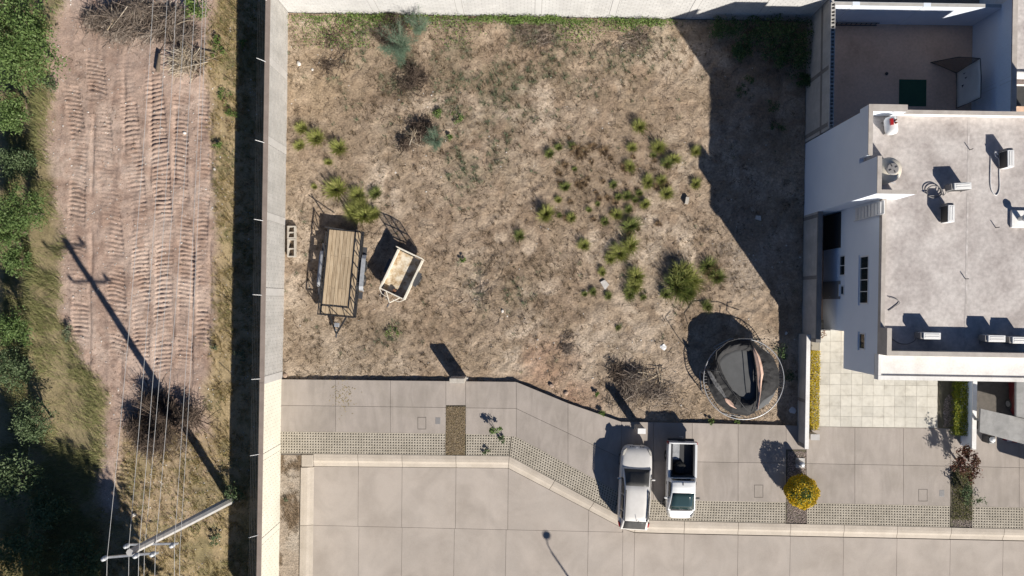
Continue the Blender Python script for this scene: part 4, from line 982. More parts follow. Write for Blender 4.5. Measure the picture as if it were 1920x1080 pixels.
# tall ramp at the tail, of mesh on a frame
RT = 1.62
for x in (-W, -W / 3, W / 3, W):
    m = MB(); m.beam((x, Ln + .04, DZ - .05), (x + rnd.uniform(-.02, .02), Ln + .10, RT), .04, .04); m.build('ramp_post', M['cream_frame'], t2)
for z in (DZ, (DZ + RT) / 2, RT):
    m = MB(); yz = Ln + .04 + .06 * (z - DZ) / (RT - DZ); m.beam((-W, yz, z), (W, yz, z), .045, .045); m.build('ramp_rail', M['cream_frame'], t2)
m = MB(); nx, nz = 22, 16
for i in range(nx): x = -W + 2 * W * (i + .5) / nx; m.beam((x, Ln + .045, DZ), (x, Ln + .10, RT), .008, .008)
for j in range(nz): z = DZ + (RT - DZ) * (j + .5) / nz; m.beam((-W, Ln + .045 + .055 * (z - DZ) / (RT - DZ), z), (W, Ln + .045 + .055 * (z - DZ) / (RT - DZ), z), .008, .008)
m.build('ramp_mesh', M['dark_metal'], t2)
for s in (-1, 1):
    m = MB(); m.tube([(s * .45, -Ln, DZ - .05), (s * .03, -Ln - .5, DZ - .1), (0, -Ln - .62, DZ - .1)], .035, 6); m.build('tongue_arm', M['cream_frame'], t2)
    m = MB(); m.tube([(s * W, -Ln, DZ + .36), (s * .55, -Ln - .22, DZ + .3), (s * .2, -Ln - .26, DZ + .3)], .02, 6); m.build('front_guard', M['cream_frame'], t2)
m = MB(); m.tube([(0, -Ln - .55, DZ - .1), (0, -Ln - .82, DZ - .1)], .05, 8); m.build('coupler', M['dark_metal'], t2)
m = MB(); m.lathe([(.10, 0), (.12, .10), (.10, .2)], (.02, -Ln + .22, DZ + .01), 12); m.build('rusty_can', M['rust'], t2)
m = MB(); m.tube([(0, -Ln - .6, .0), (0, -Ln - .6, DZ)], .025, 6); m.build('jack_stand', M['rust'], t2)

# ------------------------------------------------------------------ trampoline
TZ = .93
cx, cy = G(1394.5, 711, TZ)
tp = thing('trampoline', 'big round trampoline with collapsed black safety net and peach pads', 'trampoline', (cx, cy, 0))
R, RM = 2.30, 1.96
ring = [(R * math.cos(a), R * math.sin(a), TZ) for a in np.linspace(0, 2 * math.pi, 73)]
m = MB(); m.tube(ring, .026, 7, cap=False); m.build('ring_rail', M['galv'], tp, smooth=True)
m = MB(); V = [(0, 0, TZ - .05)]; nM = 48
for rr, dz in ((.5, -.045), (.8, -.03), (1, -.01)): V += [(RM * rr * math.cos(2 * math.pi * k / nM), RM * rr * math.sin(2 * math.pi * k / nM), TZ + dz) for k in range(nM)]
F = [(0, 1 + k, 1 + (k + 1) % nM) for k in range(nM)]
for j in range(2): F += [(1 + j * nM + k, 1 + (j + 1) * nM + k, 1 + (j + 1) * nM + (k + 1) % nM, 1 + j * nM + (k + 1) % nM) for k in range(nM)]
m.add(V, F); o = m.build('jumping_mat', M['mat_grey'], tp, smooth=True); q = o.modifiers.new('thick', 'SOLIDIFY'); q.thickness = .012
s_ = MB(); s_.tube([(RM - .01, 0, TZ - .012), ((RM + R) / 2, 0, TZ - .006), (R, 0, TZ)], .012, 5); sm = s_.mesh('spring'); sm.materials.append(M['dark_metal'])
for k in range(80): o = link('spring', sm, None, tp); o.rotation_euler = (0, 0, 2 * math.pi * (k + .3) / 80)
for k in range(5):
    a = 2 * math.pi * k / 5 + .5; c, s = math.cos(a), math.sin(a); a2 = a + .5; m = MB()
    m.tube([(R * c, R * s, TZ), (R * c, R * s, .06), (R * math.cos(a + .06), R * math.sin(a + .06), .02), (R * math.cos(a2), R * math.sin(a2), .02), (R * math.cos(a2 + .04), R * math.sin(a2 + .04), .06), (R * math.cos(a2 + .05), R * math.sin(a2 + .05), TZ)], .024, 6); m.build('leg', M['galv'], tp)
def TL(u, v, z):
    """pixel of the 4.5x enlarged trampoline view -> local position at height z"""
    x, y = G(1260 + u / 4.5, 570 + v / 4.5, z); return (x - cx, y - cy, z)
outer = [(365, 430), (410, 365), (470, 320), (560, 296), (670, 302), (745, 362), (850, 442), (902, 560), (908, 690), (850, 765), (765, 815), (700, 915), (640, 945), (500, 925), (370, 830), (302, 690), (305, 575)]
inner = [(410, 460), (450, 425), (540, 388), (600, 390), (662, 402), (690, 480), (702, 560), (706, 700), (704, 780), (650, 818), (580, 790), (520, 742), (470, 660), (425, 575), (405, 510)]
def by_angle(poly, c, angs):
    out = []
    for a in angs:
        d = (math.cos(a), math.sin(a)); best = 1.0
        for i in range(len(poly)):
            p, q = poly[i], poly[(i + 1) % len(poly)]; ex, ey = q[0] - p[0], q[1] - p[1]; den = d[0] * ey - d[1] * ex
            if abs(den) < 1e-9: continue
            wx, wy = p[0] - c[0], p[1] - c[1]; t = (wx * ey - wy * ex) / den; u = (wx * d[1] - wy * d[0]) / den
            if 0 <= u <= 1 and t > 0: best = t
        out.append((c[0] + d[0] * best, c[1] + d[1] * best))
    return out
angs = [2 * math.pi * k / 72 for k in range(72)]; oi = by_angle(outer, (580, 610), angs); ii = by_angle(inner, (580, 610), angs)
V, F = [], []; NR = 9
for k in range(72):
    for j in range(NR):
        t = j / (NR - 1); u = ii[k][0] * (1 - t) + oi[k][0] * t; v = ii[k][1] * (1 - t) + oi[k][1] * t
        hump = math.sin(math.pi * min(1, t * 1.1)) * (.14 + .13 * float(vnoise(k * .55, t * 3.1, 7))) + .05 * float(vnoise(k * 1.7, t * 6, 9))
        west = max(0, math.cos(angs[k] - 3.9)) * .16 * math.sin(math.pi * t)
        V.append(TL(u, v, TZ + .015 + hump + west))
for k in range(72):
    for j in range(NR - 1): a, b = k * NR + j, ((k + 1) % 72) * NR + j; F.append((a, a + 1, b + 1, b))
m = MB(); m.add(V, F); o = m.build('safety_net', M['net'], tp, smooth=False); q = o.modifiers.new('thick', 'SOLIDIFY'); q.thickness = .006
def pad(pl, pr, z, mat):
    V, F = [], []; n = len(pl)
    for i in range(n):
        zz = z[i] if isinstance(z, list) else z
        a, b = Vector(TL(*pl[i], zz)), Vector(TL(*pr[i], zz)); mid = (a + b) / 2 + Vector((0, 0, .06 + .04 * rnd.random()))
        V += [a - Vector((0, 0, .03)), (a * .7 + b * .3) + Vector((0, 0, .03)), mid, (a * .3 + b * .7) + Vector((0, 0, .03)), b - Vector((0, 0, .03))]
    for i in range(n - 1): F += [(i * 5 + k, i * 5 + k + 1, i * 5 + k + 6, i * 5 + k + 5) for k in range(4)]
    m = MB(); m.add(V, F); o = m.build('spring_pad', mat, tp); q = o.modifiers.new('thick', 'SOLIDIFY'); q.thickness = .03; return o
pad([(683, 362), (697, 440), (713, 520), (722, 600), (724, 680), (733, 760), (712, 890)], [(690, 362), (742, 445), (763, 520), (774, 590), (760, 655), (752, 740), (730, 885)], [1.28, 1.3, 1.34, 1.34, 1.3, 1.25, 1.15], M['peach'])
pad([(296, 560), (325, 625), (368, 700), (420, 760), (448, 800)], [(325, 566), (365, 620), (408, 690), (440, 750), (460, 790)], [1.2, 1.26, 1.3, 1.3, 1.26], M['pad_grey'])
pad([(446, 800), (455, 825), (490, 860), (540, 884)], [(455, 790), (490, 812), (520, 845), (546, 880)], [1.25, 1.22, 1.18, 1.12], M['peach'])
for pts in ([(365, 520, 1.1), (375, 400, 1.5), (470, 318, 1.6), (560, 292, 1.55), (670, 290, 1.4), (785, 297, 1.15)], [(365, 430, 1.2), (400, 560, 1.45), (480, 700, 1.5), (570, 820, 1.4), (660, 935, 1.15)],
            [(660, 310, 1.35), (690, 430, 1.5), (715, 600, 1.5), (715, 800, 1.4), (690, 930, 1.15)], [(268, 548, .5), (268, 548, 1.2), (300, 552, 2.0), (405, 572, 2.3)], [(680, 300, .6), (680, 300, 1.15), (740, 298, 1.45), (785, 297, 1.5)]):
    k = len(pts); P = [TL(*p) for p in pts]; m = MB(); m.tube(P, .022, 6); m.build('net_pole', M['steel_black'], tp, smooth=True)
# ------------------------------------------------------------------ utility pole and wires
PB, PT = G(433, 938), G(243, 1036, 10.4)
pole = thing('utility_pole', 'leaning concrete utility pole with two steel crossarms beside the wall shadow', 'utility pole', (PB[0], PB[1], 0))
top = Vector((PT[0] - PB[0], PT[1] - PB[1], 10.4))
m = MB(); m.tube([(0, 0, -.3), tuple(top * .5), tuple(top)], .25, 8, r2=.155); m.build('shaft', M['pole'], pole)
def loc(px, py, h): x, y = G(px, py, h); return (x - PB[0], y - PB[1], h)
ends = []
for (a, b, h, ins) in (((200, 1045), (297, 1036.5), 10.15, ((201, 1044), (260, 1039), (291, 1036))), ((241, 1021), (334, 1019), 8.7, ((242, 1021), (327, 1020)))):
    m = MB(); m.beam(loc(*a, h), loc(*b, h), .09, .10); m.build('crossarm', M['galv'], pole)
    for c in ins:
        x, y, z = loc(*c, h); m = MB(); m.lathe([(.03, 0.05), (.10, .10), (.07, .15), (.11, .20), (.07, .25), (.09, .32), (.03, .36)], (x, y, z), 12); m.build('insulator', M['ceramic'], pole); ends.append((c, h + .36))
ends = [ends[0], ends[3], ends[1], ((271, 1030), 8.2), ends[2], ends[4], ((337, 1035), 7.4)]
tops = [287, 313, 330, 347, 365, 380, 386]
words_ = ['outermost overhead wire, farthest from the block wall', 'second overhead wire from the field side', 'third overhead wire from the field side', 'middle wire of the seven overhead wires', 'fifth overhead wire, third from the block wall', 'sixth overhead wire, next to the innermost', 'innermost overhead wire, nearest to the block wall']
for (c, h), tx, lab in zip(ends, tops, words_):
    a = Vector(G3(*c, h)); hb_ = h - 1.3; b2 = Vector(G3(tx, 0, hb_)); d = b2 - a; far = a + Vector((d.x * 2.4, d.y * 2.4, 0)); near = a - Vector((d.x * .5, d.y * .5, 0))
    pts = []
    for k in range(33):
        t = k / 32; p = a.lerp(far, t); p.z = h - 4 * t * (1 - t) * 1.35; pts.append(p)
    back = [a.lerp(near, t / 8) - Vector((0, 0, .6 * (t / 8) * (2 - t / 8) * .5)) for t in range(8, 0, -1)]
    m = MB(); m.tube(back + pts, .0095, 5); tag(m.build('overhead_wire', M['wire']), lab, 'wire', 'overhead wires on the utility pole')
# street lamps that stand just outside the frame; the near one throws its shadow on the street
def street_lamp(px, py, label):
    x, y = G(px, py); L = thing('street_lamp', label, 'street lamp', (x, y, 0), math.radians(90))
    m = MB(); m.tube([(0, 0, 0), (0, 0, 6.6)], .08, 8, r2=.05); m.build('post', M['dark_metal'], L)
    m = MB(); m.tube([(0, 0, 6.6), (.1, 0, 6.85), (.5, 0, 6.95)], .035, 6); m.build('arm', M['dark_metal'], L)
    m = MB(); m.lathe([(.03, .1), (.2, .06), (.24, 0), (.18, -.05)], (.55, 0, 6.92), 14); m.build('lamp_head', M['dark_metal'], L)
street_lamp(1236, 1330, 'street lamp whose thin shadow lies across the concrete street')

# ------------------------------------------------------------------ meter pillars, blocks and bits
x, y = G(856.5, 714.5, 1.3)
p = thing('meter_pillar', 'cream block meter pillar at the edge of the dead-grass strip', 'pillar', (x, y, -.05))
m = MB(); m.span(-.42, .0, -.11, .15, 0, 1.36); m.span(.006, .43, -.11, .15, 0, 1.36); m.build('pillar_body', M['concrete_old'], p, bevel=.015)
m = MB(); m.span(-.30, .30, -.15, -.11, .75, 1.2); m.build('meter_box', M['grey_plastic'], p)
x, y = G(1203, 808, 1.6)
p = thing('meter_pillar', 'slim white-topped meter post between the SUV and the lot', 'pillar', (x, y, 0))
m = MB(); m.span(-.2, .2, -.13, .13, 0, 1.62); m.build('pillar_body', M['concrete_old'], p, bevel=.012)
m = MB(); m.span(-.22, .22, -.15, .15, 1.622, 1.68); m.build('cap', M['stain_white'], p)
m = MB(); m.span(-.14, .14, -.17, -.13, .9, 1.35); m.build('meter_box', M['grey_plastic'], p)
x, y = G(1527, 818, .9)
p = thing('meter_pillar', 'short brown-shaded meter pillar at the end of the yellow hedge', 'pillar', (x, y, .1))
m = MB(); m.span(-.25, .22, -.17, .12, 0, .9); m.build('pillar_body', M['concrete_old'], p, bevel=.012); m = MB(); m.span(-.27, .24, -.19, .14, .901, .95); m.build('cap', M['column'], p)
x, y = G(548.5, 453); bb = thing('concrete_trough', 'open concrete box with two square cavities beside the grey wall', 'concrete box', (x, y, zl(x, y)), ROLL)
for (y0, y1) in ((-.92, .14), (.16, .9)):
    m = MB(); t = .07; h = .28
    m.span(-.23, -.23 + t, y0, y1, 0, h); m.span(.23 - t, .23, y0, y1, 0, h); m.span(-.23 + t, .23 - t, y0, y0 + t, 0, h); m.span(-.23 + t, .23 - t, y1 - t, y1, 0, h)
    m.span(-.23 + t, .23 - t, y0 + t + .42 * (y1 - y0 - 2 * t), y0 + 2 * t + .42 * (y1 - y0 - 2 * t), 0, h - .02); m.build('box_section', M['concrete_old'], bb)
x, y = G(1284, 376); o = thing('concrete_block', 'single hollow concrete block standing alone among the tufts', 'block', (x, y, zl(x, y) - .01), math.radians(80))
c = link('block_body', hbm.copy(), None, o); c.data.materials.clear(); c.data.materials.append(M['concrete_old']); c.rotation_euler = (math.pi / 2, 0, 0); c.location = (0, 0, .12)
def rock(name, label, px, py, s, mat, cat='stone', flat=.6, group=None, rz=None):
    x, y = G(px, py); bm = bmesh.new(); bmesh.ops.create_icosphere(bm, subdivisions=2, radius=1)
    sd = rnd.randint(0, 999)
    for v in bm.verts:
        k = .75 + .5 * float(vnoise(v.co.x * 1.6 + sd, v.co.y * 1.6 + v.co.z, sd)); v.co = Vector((v.co.x * k * s, v.co.y * k * s * rnd.uniform(.78, .82), v.co.z * k * s * flat))
    me = bpy.data.meshes.new(name); bm.to_mesh(me); bm.free(); o = link(name, me, mat); o.location = (x, y, zl(x, y) + s * flat * .35 if px > 540 else float(field_z(np.array([x]), np.array([y]))[0]) + s * .2); o.rotation_euler = (0, 0, rnd.uniform(0, 6)); return tag(o, label, cat, group)
def slabbit(px, py, w, l, label):
    x, y = G(px, py); m = MB(); m.prism([(-w, -l), (w * .8, -l * .9), (w, l * .6), (-w * .3, l)], -.02, .035); o = m.build('broken_slab', M['stone']); o.location = (x, y, zl(x, y) + .03); o.rotation_euler = (rnd.uniform(-.05, .05), rnd.uniform(-.05, .05), rnd.uniform(0, 3)); return tag(o, label, 'slab piece')
slabbit(1133, 533, .22, .26, 'pale broken slab piece lying left of the largest green tussock')
slabbit(1421, 409, .16, .18, 'pale broken slab piece lying in the house shadow')
rock('stone', 'round brown stone beside the cream meter pillar', 875, 711, .13, M['stone'])
rock('stone', 'brown rock on the reddish dirt by the pavement bend', 1034, 723, .15, M['rock']); rock('stone', 'flat rock on the reddish dirt, nearer the branch heap', 1061, 737, .16, M['rock'])
rock('stone', 'pale rock near the top corner of the lot by two walls', 560, 119, .14, M['stone']); rock('stone', 'small pale rock below the corner rock', 586, 131, .09, M['stone'])
rock('stone', 'small rock near the corner where wall meets pavement', 535, 704, .16, M['rock']); rock('stone', 'pale stone below the rusty trailer on bare dirt', 942, 583, .10, M['stone'])
rock('stone', 'pale boulder on the field near the utility pole', 251, 965, .13, M['stone'], flat=.8)
rock('stone', 'white stone on the field beside the wall shadow', 402, 317, .09, M['stone'])
rock('stone', 'long pale block lying on the bulldozed field', 345, 249, .12, M['stone'], flat=.4)
for px, py, s, lab in ((1243, 650, .20, 'crumpled white litter sheet left of the trampoline shadow'), (1486, 769, .22, 'crumpled white bag against the low wall beside the trampoline'), (1474, 625, .1, 'small white scrap in the wall shadow above the trampoline'), (1130, 20, .0, '')):
    if s:
        o = rock('litter_sheet', lab, px, py, s, M['plastic_white'], 'litter', flat=.25)
        for v in o.data.vertices: v.co.z += rnd.uniform(-.03, .03); v.co.x += rnd.uniform(-.04, .04); v.co.y += rnd.uniform(-.04, .04)

# ------------------------------------------------------------------ things on the roof
def condenser(px, py, h0, rz, label, dark_side):
    """wall-type condenser unit standing on the roof"""
    x, y = G(px, py, h0 + .3); u = thing('air_conditioner', label, 'air conditioner', (x, y, h0), rz, 'condenser units on the flat roof')
    m = MB(); m.span(-.46, .36, -.16, .16, .06, .66); m.build('casing', M['plastic_white'], u, bevel=.015)
    m = MB(); m.span(-.44, .34, .162, .175, .10, .62); m.build('coil', M['plastic_dark'], u)
    m = MB(); m.lathe([(.25, 0), (.25, .02), (.22, .025)], (-.12, -.185, .36), 20, 'y'); m.build('fan_grille', M['grey_plastic'], u)
    m = MB(); m.span(.365, .47, -.15, .15, .08, .58); m.build('valve_cover', M['grey_plastic'], u, bevel=.01)
    for k in (-.06, .05):
        m = MB(); m.span(-.38, .28, k - .02, k + .02, .661, .675); m.build('top_rib', M['stain_white'], u)
    for sx in (-.36, .28):
        m = MB(); m.span(sx - .03, sx + .03, -.2, .2, 0, .06); m.build('foot', M['grey_plastic'], u)
    return u
DK = RZ
condenser(1795, 351, DK, math.pi + .06, 'white condenser unit on the open roof, above the coiled hose', 0)
condenser(1775.5, 400, DK, math.pi / 2, 'condenser unit with black coil side, below the coiled hose', 0)
condenser(1886, 298, DK, math.pi / 2 + .02, 'condenser unit with black coil side nearest the roof top edge', 0)
condenser(1738, 629, DK, math.pi, 'condenser unit standing alone in the shaded front strip of the roof', 0)
condenser(1858, 634, DK, math.pi, 'condenser unit in the shaded front strip, half lit on top', 0)
condenser(1903, 637, DK, math.pi, 'condenser unit in the shaded front strip at the picture edge', 0)
def hose(pts, label, r=.022, mat='plastic_white', name='hose'):
    P = [Vector(G3(px, py, DK + z)) for px, py, z in pts]; Q = []
    for i in range(len(P) - 1):
        p0, p1, p2, p3 = P[max(i - 1, 0)], P[i], P[i + 1], P[min(i + 2, len(P) - 1)]
        for k in range(5):
            t = k / 5; Q.append(.5 * ((2 * p1) + (p2 - p0) * t + (2 * p0 - 5 * p1 + 4 * p2 - p3) * t * t + (3 * p1 - p0 - 3 * p2 + p3) * t ** 3))
    m = MB(); m.tube(Q + [P[-1]], r, 6); return tag(m.build(name, M[mat], smooth=True), label, 'hose')
coil = [(1752 + 14 * math.cos(a), 358 + 11 * math.sin(a) + a * .15, .03 + .012 * a) for a in np.linspace(0, 15, 26)]
hose(coil + [(1758, 368, .2), (1764, 378, .2), (1762, 384, .3)], 'coiled pipe between two condenser units on the roof', .02, 'grey_plastic')
hose([(1872, 290, .3), (1866, 284, .3), (1867, 293, .2), (1873, 300, .05), (1874, 330, .03), (1874, 355, .03), (1868, 366, .03), (1860, 358, .03), (1857, 340, .03), (1858, 292, .03)], 'long pale hose looping below the topmost condenser', .022)
hose([(1776, 356, .25), (1772, 364, .05), (1768, 366, .03), (1762, 352, .03)], 'short pipe beside the unit above the coil', .02, 'grey_plastic')
hose([(1718, 633, .3), (1713, 640, .05), (1700, 645, .03), (1685, 643, .03), (1674, 636, .03)], 'grey pipe running from the lone shaded condenser', .024, 'grey_plastic')
hose([(1667, 558, .06), (1680, 561, .05), (1687, 568, .05), (1676, 576, .03), (1666, 583, .03)], 'thin cable bent near the parapet edge of the roof', .018, 'grey_plastic')
hose([(1835, 636, .3), (1838, 645, .03)], 'short conduit at the half-lit shaded condenser', .024, 'grey_plastic')
x, y = G(1908, 411, DK); v = thing('roof_vent', 'round grey vent pipe on a raised white square plinth', 'vent', (x, y, DK))
m = MB(); m.span(-.38, .5, -.42, .42, 0, .14); m.build('plinth', M['stain_white'], v, bevel=.02); m = MB(); m.lathe([(.12, .14), (.12, .5)], (0, 0, 0), 14); m.build('pipe', M['galv'], v); m = MB(); m.lathe([(.17, .5), (.19, .54), (.14, .62), (.05, .66)], (0, 0, 0), 16); m.build('cowl', M['galv'], v, smooth=True)
for px, py in ((1818, 281), (1867, 427), (1810, 523)):
    x, y = G(px, py, DK); m = MB(); m.tube([(x, y, DK), (x, y, DK + .26)], .022, 6); tag(m.build('rebar_stub', M['dark_metal']), {1818: 'thin pipe stub on the upper roof between tank and condenser', 1867: 'thin pipe stub beside the square vent plinth', 1810: 'thin pipe stub on the lower middle of the roof'}[px], 'pipe')
x, y = G(1664, 320, DK + .7); wt = thing('water_tank', 'round beige water tank with dark ribbed lid on the roof', 'tank', (x - .03, y, DK))
m = MB(); m.lathe([(.55, 0), (.6, .05), (.6, .28), (.585, .3), (.6, .33), (.6, .62), (.585, .65), (.6, .68), (.6, .92), (.56, 1.0), (.38, 1.14), (.27, 1.17)], (0, 0, 0), 30); m.build('tank_body', M['tank'], wt, smooth=True)
m = MB(); m.lathe([(.29, 1.165), (.29, 1.22), (.25, 1.25), (.05, 1.26)], (0, 0, 0), 24); ld = m.build('lid', M['grey_plastic'], wt)
for k in range(4): m = MB(); a = k * math.pi / 2 + .5; m.box((.16 * math.cos(a), .16 * math.sin(a), 1.262), (.12, .035, .03), a); m.build('rib', M['plastic_dark'], ld)
m = MB(); m.tube([(.3, -.25, 1.16), (.42, -.40, 1.0), (.46, -.46, .2), (.75, -.5, .1)], .02, 6); m.build('outlet_pipe', M['galv'], wt)
x, y = G(1670, 236, DK + .4); gt = thing('gas_tank', 'white gas tank with red guard and brass valves on the roof corner', 'tank', (x, y, DK), .15)
m = MB(); m.lathe([(.05, -.44), (.2, -.41), (.27, -.33), (.29, -.22), (.29, .22), (.27, .33), (.2, .41), (.05, .44)], (0, 0, .42), 22, 'y'); m.build('tank_body', M['tank_white'], gt, smooth=True)
m = MB(); m.span(-.17, -.03, -.02, .28, .66, .76); m.build('guard', M['red'], gt); 
for yy in (.05, .18): m = MB(); m.lathe([(.045, .68), (.045, .80), (.02, .82)], (.08, yy, 0), 10); m.build('valve', M['rust'], gt)
for yy in (-.28, .28): m = MB(); m.span(-.2, .2, yy - .03, yy + .03, 0, .2); m.build('foot', M['grey_plastic'], gt)
m = MB(); m.tube([(.10, .2, .8), (.12, .5, .85), (.0, .62, .6)], .012, 5); m.build('gas_pipe', M['galv'], gt)
x, y = G(1674, 202, DK + .5); m = MB(); m.prism([(-.24, -.17), (.2, -.05), (.22, .2), (-.05, .2)], 0, .5); o = m.build('vent_box', M['column'], bevel=.02); o.location = (x, 8.98, DK); tag(o, 'angular grey vent box beside the gas tank', 'vent')

# ------------------------------------------------------------------ patio things
x0, y1 = G(1685, 149.5); x1, y0 = G(1735, 200); m = MB(); m.span(x0, x1, y0, y1, .061, .085); tag(m.build('turf_mat', M['green_mat'], bevel=.005), 'dark green artificial turf mat on the brown patio', 'mat')
gn = thing('practice_net', 'black framed practice net with pale grey screen in the patio', 'sports net', (0, 0, 0))
B1, B2, B3 = G3(1793, 137, .07), G3(1793, 203, .07), G3(1745, 117, .07)
T1, T2, T3 = (B1[0] + .02, B1[1] + .12, 2.15), (B2[0] + .05, B2[1] + .0, 2.15), G3(1797, 107, 1.75)
for a, b in ((B1, T1), (B2, T2), (T1, T2), (B1, B2), (B1, B3), (B3, T3), (T3, T1)): m = MB(); m.tube([a, ((a[0] + b[0]) / 2 + .02, (a[1] + b[1]) / 2, (a[2] + b[2]) / 2 + .04), b], .022, 6); m.build('frame_tube', M['steel_black'], gn)
def sheet(a, b, c, d, name, mat, sag=.06, n=10):
    V, F = [], []; a, b, c, d = map(Vector, (a, b, c, d)); nr = (b - a).cross(d - a).normalized()
    for i in range(n + 1):
        for j in range(n + 1):
            u, v = i / n, j / n; p = (a * (1 - u) + b * u) * (1 - v) + (d * (1 - u) + c * u) * v; V.append(p + nr * sag * math.sin(math.pi * u) * math.sin(math.pi * v))
    for i in range(n):
        for j in range(n): q = i * (n + 1) + j; F.append((q, q + 1, q + n + 2, q + n + 1))
    m = MB(); m.add(V, F); o = m.build(name, mat, gn, smooth=True); s = o.modifiers.new('thick', 'SOLIDIFY'); s.thickness = .005; return o
sheet((B1[0], B1[1], .12), (B2[0], B2[1], .12), (T2[0], T2[1], 2.13), (T1[0], T1[1], 2.13), 'screen', M['screen'], -.1)
sheet(B3, B1, T1, T3, 'side_net', M['net_open'], .03)
for dx, dz, w in ((0, 1.05, .10), (.28, .9, .07), (-.35, .75, .16)):
    yb = (B1[1] + B2[1]) / 2 + .45 + dx; m = MB(); m.add([(B1[0] - .11, yb, dz), (B1[0] - .105, yb - w, dz + .05), (B1[0] - .11, yb - .02, dz + .22)], [(0, 1, 2)]); o = m.build('tear', M['plastic_dark'], gn); s = o.modifiers.new('thick', 'SOLIDIFY'); s.thickness = .01
ld2 = thing('ladder', 'dark metal ladder lying on its side along the patio back wall', 'ladder', (0, 0, 0))
ya = 16.36; xa, xb = G(1560, 38)[0], G(1642, 38)[0]
for z in (.10, .44): m = MB(); m.beam((xa, ya, z), (xb, ya + .02, z), .03, .06); m.build('rail', M['dark_metal'], ld2)
for k in range(9): m = MB(); xx = xa + .15 + k * (xb - xa - .3) / 8; m.beam((xx, ya + .01, .12), (xx, ya + .01, .42), .03, .03); m.build('rung', M['dark_metal'], ld2)
x, y = G(1661, 139); m = MB(); m.lathe([(.09, .061), (.10, .1), (.06, .13)], (0, 0, 0), 10); o = m.build('drain_cover', M['plastic_dark']); o.location = (x, y, 0); tag(o, 'small dark drain cover in the middle of the patio', 'drain')

# ------------------------------------------------------------------ things along the frontage
x, y = G(1500, 868, .5); bo = thing('bollard', 'pale blue-grey round bollard in the gravel strip behind the ball shrub', 'bollard', (x, y, .1))
m = MB(); m.lathe([(.15, 0), (.15, .75), (.13, .80), (.04, .82)], (0, 0, 0), 18); m.build('post', M['galv'], bo, smooth=True); m = MB(); m.span(-.1, .42, -.38, .2, 0, .06); m.build('footing', M['column'], bo)
x, y = G(1538, 625, .4); ps_ = thing('plant_stand', 'rusty curled wire plant stand against the passage wall', 'plant stand', (x, y, .15))
for k in range(5):
    a = k * 1.26; m = MB(); m.tube([(.05 * math.cos(a), .05 * math.sin(a), 0), (.22 * math.cos(a + .3), .22 * math.sin(a + .3), .3), (.26 * math.cos(a + .9), .26 * math.sin(a + .9), .55), (.12 * math.cos(a + 1.6), .12 * math.sin(a + 1.6), .6), (.08 * math.cos(a), .08 * math.sin(a), .5)], .016, 5); m.build('scroll', M['rust'], ps_)
m = MB(); m.tube([(.24 * math.cos(t), .24 * math.sin(t), .3) for t in np.linspace(0, 6.29, 22)], .014, 5); m.build('hoop', M['rust'], ps_)
x, y = G(1857, 824, .6); tb = thing('trash_bin', 'black bin with a white bag on top beside the garden wall', 'bin', (x, y, .12))
m = MB(); m.span(-.2, .2, -.22, .22, 0, .62); m.build('bin_body', M['plastic_dark'], tb, bevel=.05)
me = MB(); me.lathe([(.02, .62), (.16, .64), (.17, .72), (.08, .80), (.02, .81)], (-.02, .03, 0), 9); me.build('bag', M['plastic_white'], tb)
x, y = G(1893, 827, .2); m = MB(); m.prism([(-.4, .08), (.4, -.1), (.42, -.02), (-.3, .14)], .0, .10); o = m.build('folded_banner', M['red']); o.location = (x, y, .16); tag(o, 'folded red and white cloth under the carport edge', 'cloth')
m = MB(); m.span(-.2, .1, .0, .06, .101, .12); m.build('white_stripe', M['plastic_white'], o)
x, y = G(1896, 722, .7); rc = thing('red_car', 'dark red car mostly hidden under the neighbouring carport', 'car', (x + .8, y + .1, .13), .03)
st = [(1.9, body_prof(.55, .35, .5, .6, .68)), (1.6, body_prof(.78, .22, .55, .75, .85)), (.8, body_prof(.82, .2, .62, .88, .96)), (-.8, body_prof(.82, .2, .64, .9, .98)), (-1.7, body_prof(.78, .22, .62, .85, .93)), (-1.95, body_prof(.6, .35, .55, .7, .8))]
b = loft(st).build('body', M['car_red'], rc, smooth=True); q = b.modifiers.new('sub', 'SUBSURF'); q.levels = 1; q.render_levels = 2
cabin(rc, .85, .2, -1.1, -1.55, .95, 1.42, .72, .55, M['car_red'], M['glass_tint'], M['glass_tint'], M['glass_tint'], ((.3, -1.0),))
for s in (-1, 1):
    for yy in (1.2, -1.2): wheel(rc, s * .72, yy, .29, .18)
ORD = ['first', 'second', 'third', 'fourth', 'fifth', 'sixth', 'seventh', 'eighth', 'ninth', 'tenth', 'eleventh', 'twelfth', 'thirteenth', 'fourteenth', 'fifteenth', 'sixteenth']
# ------------------------------------------------------------------ grass tussocks on the lot
def tussock_proto(name, n, r, h, mat):
    a = rng.uniform(0, 6.283, n); q = rng.uniform(0, 1, n) ** .7 * r * .38
    P = np.stack([np.cos(a) * q, np.sin(a) * q, np.full(n, -.03)], 1)
    b = a + rng.normal(0, .55, n); o = rng.uniform(.15, 1.0, n) * r
    tip = P + np.stack([np.cos(b) * o, np.sin(b) * o, h * rng.uniform(.45, 1.1, n) * (1.05 - .45 * o / r)], 1)
    me = blade_mesh(name, P, tip, rng.uniform(.012, .032, n)); me.materials.append(mat); return me
GREEN = [tussock_proto('tussock_blades', 420, .5, .62, M['tussock']) for _ in range(5)]
DEEP = [tussock_proto('tussock_blades', 400, .5, .58, M['tussock_deep']) for _ in range(4)]
BROWN = [tussock_proto('tussock_blades', 220, .5, .48, M['brown_tuft']) for _ in range(3)]
